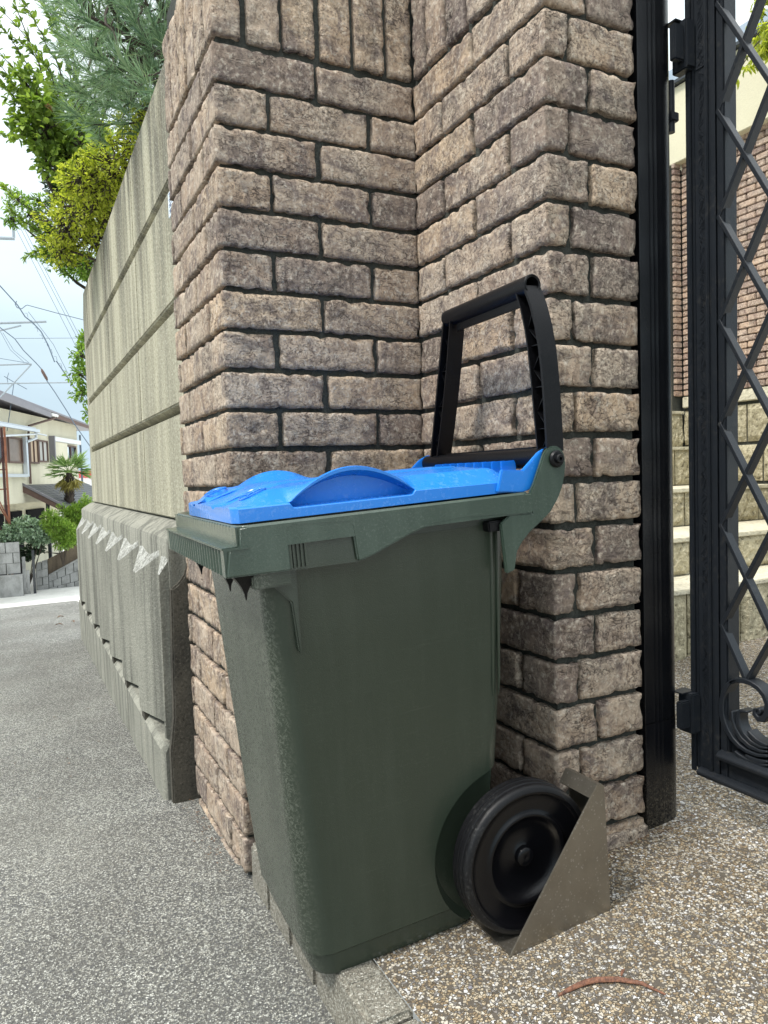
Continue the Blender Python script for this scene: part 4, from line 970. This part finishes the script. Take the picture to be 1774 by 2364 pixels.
# long shoots against the sky, top left
sh = empty('arching_shoots', (.5, 3.9, 1.2)); tag(sh, 'long thin arching shoots with sparse leaves against the white sky at top left', 'tree')
m_ = MB(); P, D, S = [], [], []
for a, b in (((.30, 3.8, 1.65), (-.02, 3.6, 2.10)), ((.28, 3.8, 1.6), (-.02, 3.6, 1.93)), ((.26, 3.7, 1.7), (.08, 3.6, 2.22)), ((.25, 3.7, 1.5), (.03, 3.6, 1.72)), ((.36, 3.7, 1.75), (.17, 3.6, 2.2)), ((.22, 3.7, 1.55), (.0, 3.6, 1.80)), ((.30, 3.7, 1.8), (.12, 3.5, 2.05)), ((.24, 3.7, 1.45), (.07, 3.6, 1.60)), ((.35, 3.7, 1.8), (.24, 3.5, 2.15)), ((.28, 4.2, 1.3), (.02, 4.2, 1.50)), ((.26, 4.2, 1.25), (.03, 4.2, 1.40)), ((.30, 4.2, 1.2), (.10, 4.2, 1.16)), ((.22, 3.7, 1.6), (-.04, 3.6, 1.86)), ((.28, 3.7, 1.7), (.02, 3.6, 2.0)), ((.33, 3.7, 1.8), (.05, 3.5, 2.12)), ((.26, 3.7, 1.55), (.05, 3.6, 1.66)), ((.36, 3.7, 1.8), (.20, 3.5, 2.05)), ((.28, 3.7, 1.75), (.10, 3.6, 1.92))):
    pts = curve_pts(a, b, .03, 12); m_.tube(pts, [.004 - .0003 * i for i in range(12)], 5)
    for i in range(1, 12):
        for _ in range(8):
            p = pts[i] + nr.normal(size=3) * .003; d = np.array(pts[i]) - np.array(pts[i-1]); d /= np.linalg.norm(d); P.append(p); D.append(d * .8 + nr.normal(size=3) * .75); S.append(nr.uniform(.022, .042))
m_.tube([(.6, 3.95, 1.0), (.45, 3.85, 1.4), (.3, 3.8, 1.65)], [.015, .01, .005], 6)
m_.obj('stem', M['bark'], sh, sh.location); leaves('leaf_spray', np.array(P), np.array(D), np.array(S), M['leaf'], sh, .36)
leaves('brown_leaf', np.array([[.185, 3.5, 1.63]]), np.array([[.8, 0, -.5]]), np.array([.05]), M['brleaf'], sh, .5)
# maple spray behind the gate, top right
mr = empty('courtyard_maple', (2.95, 1.9, 1.9)); tag(mr, 'yellow green maple spray hanging behind the gate lattice at top right', 'maple tree')
P, D, S = [], [], []; m_ = MB()
for a, b in (((2.85, 1.9, 1.95), (2.66, 1.9, 1.60)), ((2.85, 1.9, 1.9), (2.60, 1.9, 1.52)), ((2.8, 1.85, 1.8), (2.52, 1.9, 1.50)), ((2.8, 1.9, 2.0), (2.50, 1.9, 1.80)), ((2.9, 1.8, 1.75), (2.68, 1.85, 1.45)), ((2.8, 1.9, 2.0), (2.62, 1.9, 1.72)), ((2.8, 1.85, 1.85), (2.60, 1.88, 1.60))):
    pts = curve_pts(a, b, .02, 8); m_.tube(pts, .0022, 5)
    for i in range(1, 8):
        for _ in range(7):
            base = pts[i] + nr.normal(size=3) * .015; d0 = np.array([nr.normal() * .6, nr.normal() * .6, -1])
            for q in range(5): P.append(base); D.append(d0 + nr.normal(size=3) * .7); S.append(nr.uniform(.025, .045))
m_.tube([(3.2, 2.0, 2.2), (2.85, 1.9, 1.95)], .008, 6)
m_.obj('branch', M['bark'], mr, mr.location); leaves('leaf_spray', np.array(P), np.array(D), np.array(S), M['yleaf'], mr, .28)

# ------------------------------------------------------------------ the house down the hill
ang = math.atan2(.937, .349)
house = empty('hillside_house', (1.3255, 19.956, -2.0)); house.rotation_euler = (0, 0, ang); tag(house, 'two storey cream rendered house down the hill at the left edge, long sloping eave', 'house')
ZH = 2.0    # local z = world z + 2
def hb(name, x0, x1, y0, y1, z0, z1, mat, bev=0, parent=None): return MB().box(x0, x1, y0, y1, z0 + ZH, z1 + ZH, bev).obj(name, mat, parent or house)
hb('wall', -7.0, .36, 0, 5, -.36, 1.5, M['cream']); hb('lower_wall', -7.0, .30, .5, 5, -2.0, -.365, M['cream'])
def slab(name, pts, mat, y0, y1, rise=0): 
    m = MB(); m.prism([(a, b + ZH) for a, b in pts], 'y', y0, y1); return m.obj(name, mat, house)
slab('roof', [(-7.2, 1.78), (1.6, 1.435), (1.6, 1.47), (-7.2, 1.83)], M['fascia'], -.30, 5.2)
slab('fascia_board', [(-7.2, 1.66), (-2.5, 1.46), (-2.5, 1.575), (-7.2, 1.79)], M['fascia'], -.33, -.301)
slab('fascia_board', [(-2.1, 1.475), (1.56, 1.37), (1.58, 1.44), (-2.1, 1.555)], M['brown'], -.32, -.301)
hb('gutter_bracket', -2.45, -2.05, -.34, -.28, 1.50, 1.56, M['white'], .01)
m_ = MB(); m_.tube([(-2.2, -.3, 1.47 + ZH), (-3.1, -.06, 1.24 + ZH), (-3.14, -.05, .95 + ZH), (-3.15, -.05, .03 + ZH)], .025, 8); m_.obj('downpipe', M['brown'], house)
m_ = MB(); m_.tube([(.42, -.06, 1.25 + ZH), (.42, -.06, -.1 + ZH)], .025, 8); m_.obj('downpipe', M['wire'], house)
def window(x0, x1, z0, z1, frame, pane, bars=0):
    f = MB(); w = .035
    f.box(x0, x1, -.05, .0, z1 + ZH - w, z1 + ZH); f.box(x0, x1, -.05, .0, z0 + ZH, z0 + ZH + w); f.box(x0, x0 + w, -.05, -.001, z0 + ZH + w, z1 + ZH - w); f.box(x1 - w, x1, -.05, -.001, z0 + ZH + w, z1 + ZH - w)
    for i in range(bars): xx = x0 + (x1 - x0) * (i + 1) / (bars + 1); f.box(xx - .015, xx + .015, -.045, -.001, z0 + ZH + w, z1 + ZH - w)
    fo = f.obj('window', frame, house); MB().box(x0 + w, x1 - w, -.02, -.002, z0 + ZH + w, z1 + ZH - w).obj('pane', pane, fo); return fo
window(-4.9, -4.25, .45, .96, M['brown'], M['glass_dark']); window(-4.18, -3.46, .45, .97, M['brown'], M['glass_warm'])
window(-3.05, -2.55, .46, .99, M['brown'], M['peach'], 1); window(-2.53, -1.95, .50, .985, M['brown'], M['curtain'], 1)
hb('shutter_box', -1.70, .30, -.12, -.001, .99, 1.10, M['white'], .01); hb('shutter_box', -1.70, -.76, -.10, -.001, .55, .985, M['cream'], .01); hb('shutter_edge', -1.76, -1.70, -.13, -.001, .5, 1.11, M['fascia'])
window(-.74, .12, .60, .95, M['brown'], M['glass_dark'], 1)
hb('curtain_strip', -.66, -.45, -.03, -.021, .64, .92, M['plate'])
# pale balcony frame on the near bay
m_ = MB(); Zb = ZH
m_.box(-3.42, -3.32, -.10, -.02, .18 + Zb, 1.0 + Zb); m_.box(-5.2, -3.42, -.10, -.02, .17 + Zb, .235 + Zb); m_.box(-5.2, -3.1, -.28, -.20, 1.10 + Zb, 1.16 + Zb); m_.box(-5.2, -3.1, -.20, -.10, 1.18 + Zb, 1.20 + Zb)
m_.tube([(-5.0, -.22, .92 + Zb), (-3.2, -.22, 1.06 + Zb)], .02, 6); m_.tube([(-3.1, -.22, 1.08 + Zb), (-2.55, -.22, 1.07 + Zb)], .018, 6); m_.tube([(-3.12, -.2, 1.14 + Zb), (-3.12, -.2, .98 + Zb), (-3.35, -.1, .9 + Zb)], .03, 6)
m_.obj('balcony_frame', M['alu'], house)
# lean-to roof with tiles in rows
lt = []
slope = .47 / .80
def ltz(y): return .02 + ZH + y * slope    # y negative outward
m_ = MB(); m_.prism([(-.01, ltz(-.01)), (-.80, ltz(-.80)), (-.80, ltz(-.80) - .04), (-.01, ltz(-.01) - .04)], 'x', -3.42, .9); lean = m_.obj('lean_to_roof', M['roof'], house)
for i in range(9):
    y1 = -.03 - i * .085; y0 = y1 - .09
    for j in range(14):
        x0 = -3.40 + j * .305
        m_ = MB(); m_.prism([(y0, ltz(y0) + .022), (y1, ltz(y1) + .008), (y1, ltz(y1) + .002), (y0, ltz(y0) + .004)], 'x', x0 + .008, x0 + .297); t_ = m_.obj('roof_tile', M['roof'], lean)
m_ = MB(); m_.prism([(0, ltz(0) + .03), (-.82, ltz(-.82) + .03), (-.82, ltz(-.82) - .02), (0, ltz(0) - .02)], 'x', -3.47, -3.42); m_.obj('verge_trim', M['fascia'], house)
m_ = MB(); m_.prism([(0, ltz(0) - .03), (-.80, ltz(-.80) - .03), (-.80, ltz(-.80) - .13), (0, ltz(0) - .16)], 'x', -3.46, -3.42); m_.obj('verge_board', M['brown'], house)
hb('porch_post', -3.42, -3.36, -.48, -.42, -2.0, -.36, M['glass_dark']); hb('porch_post', -1.6, -1.54, -.72, -.66, -2.0, -.5, M['glass_dark'])
hb('garage_opening', -4.6, -3.3, .46, .495, -2.0, -.57, M['void']); hb('door', -2.9, -2.3, .46, .495, -2.0, -.55, M['void']); hb('window', -2.0, -.9, .46, .495, -1.3, -.55, M['void'])
m_ = MB(); m_.tube([(-3.1, .44, -.4 + ZH), (-3.1, .44, -1.6 + ZH)], .03, 6); m_.obj('downpipe', M['wire'], house)
# steel scaffold frame at left edge
sf = empty('rusty_steel_frame', (-.14, 14.9, -1.97)); tag(sf, 'rust orange steel post with diagonal braces at the left edge, before the cream house', 'steel frame')
m_ = MB(); m_.box(-.160, -.122, 14.85, 14.95, -1.97, 1.07); m_.obj('post', M['rust'], sf, sf.location)
m_ = MB(); m_.box(-.210, -.165, 14.88, 14.96, -1.97, 1.06); m_.obj('post', M['rustdark'], sf, sf.location)
for a, b, mt in (((-.45, 14, .25), (-.13, 13.94, -.62), 'rust'), ((-.40, 14, -.05), (-.10, 13.94, -.72), 'rust'), ((-.6, 14, .1), (-.18, 13.96, -.95), 'rustdark'), ((-.35, 14, .28), (-.15, 14, .28), 'rust'), ((-.35, 14, -.06), (-.15, 14, -.05), 'rust'), ((-.3, 13.98, .2), (-.16, 13.98, .55), 'rustdark')):
    k_ = 14.9 / 14; m_ = MB(); m_.tube([tuple(q * k_ for q in a), tuple(q * k_ for q in b)], .012, 6); m_.obj('brace', M[mt], sf, sf.location)
# garden walls
def blockwall(name, label, P0, P1, zb, zt0, zt1, rows, cols, mat, thick=.12, coping=True):
    e = empty(name, (P0[0], P0[1], zb)); tag(e, label, 'wall'); d = Vector((P1[0] - P0[0], P1[1] - P0[1], 0)); n = Vector((-d.y, d.x, 0)).normalized() * thick
    if n.y < 0: n = -n
    for r in range(rows):
        for c in range(cols + 1):
            t0 = (c - (.5 if r % 2 else 0)) / cols; t1 = t0 + 1 / cols; t0, t1 = max(0, t0), min(1, t1)
            if t1 - t0 < .02: continue
            za = lambda t, q: zb + (zt0 + (zt1 - zt0) * t - zb) * q / rows
            g = .006; dt = g / d.length; vs = []
            for nn in (Vector(), n):
                for t, q, s in ((t0 + dt, r, g), (t1 - dt, r, g), (t1 - dt, r + 1, -g), (t0 + dt, r + 1, -g)):
                    vs.append(Vector((P0[0], P0[1], 0)) + d * t + nn + Vector((0, 0, za(t, q) + s * .5)) + (Vector() if nn.length else n * rb.uniform(-.04, .04)))
            mesh('concrete_block', vs, [(0, 1, 2, 3), (7, 6, 5, 4), (0, 4, 5, 1), (1, 5, 6, 2), (2, 6, 7, 3), (3, 7, 4, 0)], mat, e, e.location)
    m = MB(); a = Vector((P0[0], P0[1], 0)) + n * .2; b = a + d; c_ = b + n * .6; d_ = a + n * .6
    vs = [(*a.xy, zb), (*b.xy, zb), (*b.xy, zt1 - .02), (*a.xy, zt0 - .02), (*d_.xy, zb), (*c_.xy, zb), (*c_.xy, zt1 - .02), (*d_.xy, zt0 - .02)]
    mesh('joint_fill', vs, [(0, 1, 2, 3), (7, 6, 5, 4), (0, 4, 5, 1), (1, 5, 6, 2), (2, 6, 7, 3), (3, 7, 4, 0)], M['mortar'], e, e.location)
    return e
blockwall('left_block_wall', 'grey concrete block garden wall below the round shrub, at the left edge', (-1.6, 14.5), (.0, 14.5), -1.56, -1.0, -1.0, 3, 7, M['block'])
blockwall('retaining_plinth', 'stained concrete plinth under the left garden wall', (-1.6, 14.4), (.03, 14.4), -2.0, -1.57, -1.57, 1, 1, M['block'])
blockwall('grey_block_pier', 'narrow grey block wall pier right of the two gateposts', (.248, 15.0), (.455, 15.0), -2.02, -1.46, -1.40, 4, 1, M['block'])
blockwall('stone_ramp_wall', 'rough stone retaining wall rising to the right below the brown parapet', (.456, 15.05), (1.5, 15.05), -2.05, -1.72, -1.20, 3, 7, M['block'])
rw = empty('brown_parapet', (.46, 15.1, -1.7)); tag(rw, 'brown stained parapet wall climbing to the right above the stone wall', 'wall')
m_ = MB(); m_.prism([(.458, -1.72), (1.5, -1.20), (1.5, -.93), (.458, -1.41)], 'y', 15.10, 15.2); m_.obj('parapet', M['rampdark'], rw, rw.location)
m_ = MB(); m_.prism([(.458, -1.72), (1.5, -1.20), (1.5, -1.17), (.458, -1.69)], 'y', 15.00, 15.09); m_.obj('ledge', M['block'], rw, rw.location)
for x0, x1, z1, mt, lb in ((.022, .080, -1.28, 'block', 'pale concrete gatepost next to the left block wall'), (.085, .135, -1.53, 'block', 'short concrete gatepost with flat top right of the pale one'), (.185, .232, -1.17, 'glass_dark', 'thin dark pole standing before the grey block pier')):
    o = MB().box(x0, x1, 14.58, 14.66, -2.0, z1, .004).obj('garden_post' , M[mt]); tag(o, lb, 'post')
# garden plants
def far_shrub(name, label, root, blobs, n, size, mat, width=.55, out=.7): return leafy(name, label, 'shrub', root, blobs, n, size, mat, M['bark'], width=width, per=5, out=out, hollow=.8)
far_shrub('round_shrub', 'rounded grey green clipped shrub above the left block wall', (.10, 14.85, -1.9), [(.02, 14.75, -.83, .21), (.18, 14.75, -.79, .23), (.37, 14.75, -.88, .18), (-.14, 14.75, -.88, .18), (.50, 14.75, -.96, .12), (-.26, 14.75, -.95, .12), (.30, 14.8, -1.02, .10)], 5200, .050, M['gleaf'])
far_shrub('feathery_conifer', 'bright feathery light green conifer right of the round shrub', (.70, 14.6, -1.5), [(.52, 14.5, -.62, .11), (.62, 14.5, -.74, .15), (.76, 14.5, -.84, .15), (.72, 14.5, -1.02, .14), (.84, 14.5, -.98, .10), (.5, 14.5, -.50, .05)], 3600, .070, M['cleaf'], .22, 1.6)
far_shrub('bright_conifer', 'bright yellow green conifer beneath the palm', (.98, 15.3, -1.4), [(.86, 15.2, -.60, .13), (1.02, 15.2, -.55, .15), (1.16, 15.2, -.45, .12), (1.0, 15.2, -.75, .15), (.76, 15.2, -.45, .05), (1.2, 15.2, -.3, .06)], 3600, .070, M['cleaf'], .22, 1.6)
far_shrub('shaded_hedge', 'dark green hedge behind the two bright conifers', (1.0, 15.6, -1.4), [(1.0, 15.5, -.95, .18), (1.15, 15.5, -.90, .16), (.85, 15.5, -1.1, .13), (.3, 15.6, -1.2, .14), (.1, 15.6, -1.3, .15)], 2600, .06, M['dleaf'])
palm = empty('palm_tree', (1.02, 17, -1.6)); tag(palm, 'fan palm with shaggy trunk and a spiky round head in front of the cream house', 'palm tree')
m_ = MB(); m_.tube([(1.0, 17, -1.7), (1.0, 17, -.8), (1.01, 17, -.3), (1.02, 17, .08), (1.03, 17, .30)], [.08, .08, .085, .085, .05], 10); m_.obj('trunk', M['bark'], palm, palm.location)
P, D, Ls = [], [], []
for i in range(420): a = nr.uniform(0, 6.28); z = nr.uniform(-.9, .15); P.append((1.01 + .08 * math.cos(a), 17 + .08 * math.sin(a), z)); D.append((math.cos(a) * .5, math.sin(a) * .5, 1)); Ls.append(nr.uniform(.05, .11))
blades('trunk_fibre', np.array(P), np.array(D), np.array(Ls), .008, M['bark'], palm)
for dead in (0, 1):
    P, D, Ls = [], [], []; m_ = MB()
    for f in range(30 if not dead else 12):
        a = nr.uniform(0, 6.28); el = nr.uniform(-.25, 1.3) if not dead else nr.uniform(-1.2, -.7); l = nr.uniform(.24, .34) if not dead else .26
        ax = np.array([math.cos(a) * math.cos(el), math.sin(a) * math.cos(el), math.sin(el)]); base = np.array([1.03, 17, .26]); hub = base + ax * l * (.75 if not dead else .9)
        m_.tube([base, hub], .006, 4)
        s = np.cross(ax, [0, 0, 1.0]); s /= np.linalg.norm(s) + 1e-6
        for q in range(17):
            t = (q / 16 - .5) * 2.3; d = ax * math.cos(t) + s * math.sin(t) + np.array([0, 0, -.18]); P.append(hub); D.append(d); Ls.append(l * nr.uniform(.75, 1.1) * (.7 + .3 * math.cos(t)))
    blades('palm_fan' if not dead else 'dead_palm_fan', np.array(P), np.array(D), np.array(Ls), .011, M['pleaf' if not dead else 'pdead'], palm, .12)
    m_.obj('leaf_stalk', M['mleaf' if not dead else 'pdead'], palm, palm.location)
# distant buildings and car
fb = empty('distant_red_roof_house', (7, 70, -2)); tag(fb, 'distant white house with a red roof between the palm and the wall end', 'house')
m_ = MB(); m_.box(4.9, 9, 68, 74, -2, .5); m_.obj('wall', M['white'], fb, fb.location)
m_ = MB(); m_.prism([(4.6, .5), (9.2, .5), (8.6, 1.1), (5.1, 1.1)], 'y', 67.8, 74.2); m_.obj('roof', M['red'], fb, fb.location)
m_ = MB(); m_.box(5.4, 5.9, 67.95, 68, -.9, -.2); m_.obj('window', M['glass_dark'], fb, fb.location)
car = empty('parked_blue_car', (4.4, 52, -2.03)); tag(car, 'small blue car parked far away beyond the palm trunk', 'car')
m_ = MB(); m_.prism([(3.55, -1.75), (5.35, -1.75), (5.35, -1.2), (5.2, -1.0), (4.95, -.62), (3.95, -.62), (3.7, -1.0), (3.55, -1.2)], 'y', 50, 53.6, .06); m_.obj('body', M['carblue'], car, car.location)
m_ = MB(); m_.prism([(3.78, -1.02), (5.12, -1.02), (4.92, -.70), (3.98, -.70)], 'y', 49.96, 49.995); m_.obj('windscreen', M['glass_dark'], car, car.location)
for x in (3.7, 5.2):
    for y in (50.7, 52.9): m_ = MB(); m_.tube([(x - .1, y, -1.75), (x + .1, y, -1.75)], .3, 16); m_.obj('wheel', M['rubber'], car, car.location)
# ------------------------------------------------------------------ utility lines
up = empty('utility_pole', (-.9, 12, -1.97)); tag(up, 'steel utility pole just left of the picture whose crossarms reach over the street', 'utility pole')
m_ = MB(); m_.tube([(-.95, 12, -1.97), (-.9, 12, 5)], [.09, .07], 12); m_.obj('pole', M['poleg'], up, up.location)
def arm_(a, b, r): m_ = MB(); m_.tube([a, b], r, 8); m_.obj('crossarm', M['poleg'], up, up.location)
arm_((-.93, 12, 2.27), (.523, 12, 2.416), .018); arm_((-.93, 12, 1.98), (.184, 12, 2.335), .012); arm_((-.93, 12, 1.69), (.295, 12, 1.785), .012); arm_((-.93, 12, .40), (.29, 12, 1.775), .011); arm_((-.93, 12, 1.45), (.842, 12, 1.53), .010); arm_((-.93, 12, 3.50), (.162, 12, 3.584), .026)
m_ = MB(); m_.box(.135, .172, 11.98, 12.02, 3.6, 4.05); m_.obj('insulator_bracket', M['poleg'], up, up.location)
def wire(label, pts, r, extra=None, name='overhead_cable'):
    m = MB(); m.tube(pts, r, 6)
    if extra: 
        for p, q in extra: m.tube(p, q, 5)
    o = m.obj(name, M['wire']); tag(o, label, 'cable'); return o
wa = [(-.6, 10, 3.05), (-.0518, 10, 2.407), (.1269, 10, 2.190), (.2034, 10, 2.055), (.2843, 10, 1.989), (.3706, 10, 1.887), (.4417, 10, 1.726), (.5046, 10, 1.520), (.5254, 10, 1.535), (.631, 10, 1.357), (.70, 10, 1.242), (1.2, 10, .5)]
loops = [([(.20 + .05 * i, 10, 2.10 - .085 * i), (.225 + .05 * i, 10, 2.10 - .085 * i), (.235 + .05 * i, 10, 2.05 - .085 * i)], .0025) for i in range(9)]
wire('thick cable bundle with small hangers, crossing from upper left down to the wall end', wa, .0075, loops + [([(.24, 10, 2.12), (.50, 10, 1.74), (.70, 10, 1.27)], .003)])
wire('cable with a brown splice sleeve running from the crossarm down towards the wall', [(-.6, 10, 2.55), (-.0773, 10, 1.9095), (.0744, 10, 1.785), (.1636, 10, 1.648), (.2988, 10, 1.497), (.3481, 10, 1.434), (.4067, 10, 1.285), (.4804, 10, 1.164), (.6159, 10, .916), (.703, 10, .74), (.87, 10, .465), (1.1, 10, .1)], .006)
o = MB().tube([(.352, 10, 1.43), (.362, 10, 1.40), (.40, 10, 1.32), (.412, 10, 1.29)], [.008, .018, .018, .008], 10).obj('splice_sleeve', M['brown']); tag(o, 'brown splice sleeve clamped on the lower cable', 'cable joint')
for i, (x0, z0, x1, z1, lb) in enumerate(((.3443, 4.061, 1.30, 1.87, 'leftmost'), (.3845, 4.1445, 1.35, 1.99, 'middle'), (.4715, 4.075, 1.40, 2.0, 'rightmost'))):
    wire('thin straight wire, %s of the three parallel ones slanting behind the yellow shrub' % lb, [(x0 - .2, 14, z0 + .46), (x0, 14, z0), (x1, 14, z1)], .004, name='thin_wire')
wire('service drop cable curving right from the bundle to the wall end', [(.12, 10, 2.24), (.10, 10, 2.20), (.12, 10, 2.16), (.17, 10, 2.15), (.2123, 10, 2.190), (.2323, 10, 2.20), (.5743, 10, 2.1234), (.8766, 10, 2.0605), (1.3, 10, 2.0)], .0055)
wire('level thin wire crossing the sky below the top crossarm', [(.10, 12, 2.148), (.13, 12, 2.148), (.9234, 12, 2.197), (1.3, 12, 2.22)], .0035)
for a, b, lb in (((-.09, 12, 2.23), (.20, 12, 1.80), 'short slack wire from the upper crossarm to the middle one, left'), ((-.06, 12, 2.22), (.26, 12, 1.80), 'short slack wire from the upper crossarm to the middle one, right')):
    wire(lb, [a, ((a[0] * .5 + b[0] * .5) - .03, 12, (a[2] + b[2]) / 2 - .04), b], .003, name='slack_wire')
wire('pair of faint wires arriving from the left at the middle crossarm', [(-.6, 12, 1.95), (-.13, 12, 1.85), (.28, 12, 1.79)], .004)
an = empty('roof_antenna', (-.12, 12, 0)); an.location = (-.08, 15.9, 1.2); tag(an, 'thin television antenna mast with bent arms rising over the house eave', 'antenna')
k = 15.9 / 12; f_ = lambda x, z: (x * k, 15.9, z * k)
m_ = MB(); m_.tube([f_(.0502, 1.5202), f_(-.025, 1.0928), f_(-.078, .80)], .008, 6); m_.obj('mast', M['wire'], an, an.location)
m_ = MB(); m_.tube([f_(-.0756, 1.5926), f_(.05, 1.51), f_(.2146, 1.4135)], .007, 6); m_.tube([f_(-.012, 1.6456), f_(-.039, 1.568), f_(-.028, 1.475)], .006, 6); m_.obj('antenna_arm', M['wire'], an, an.location)
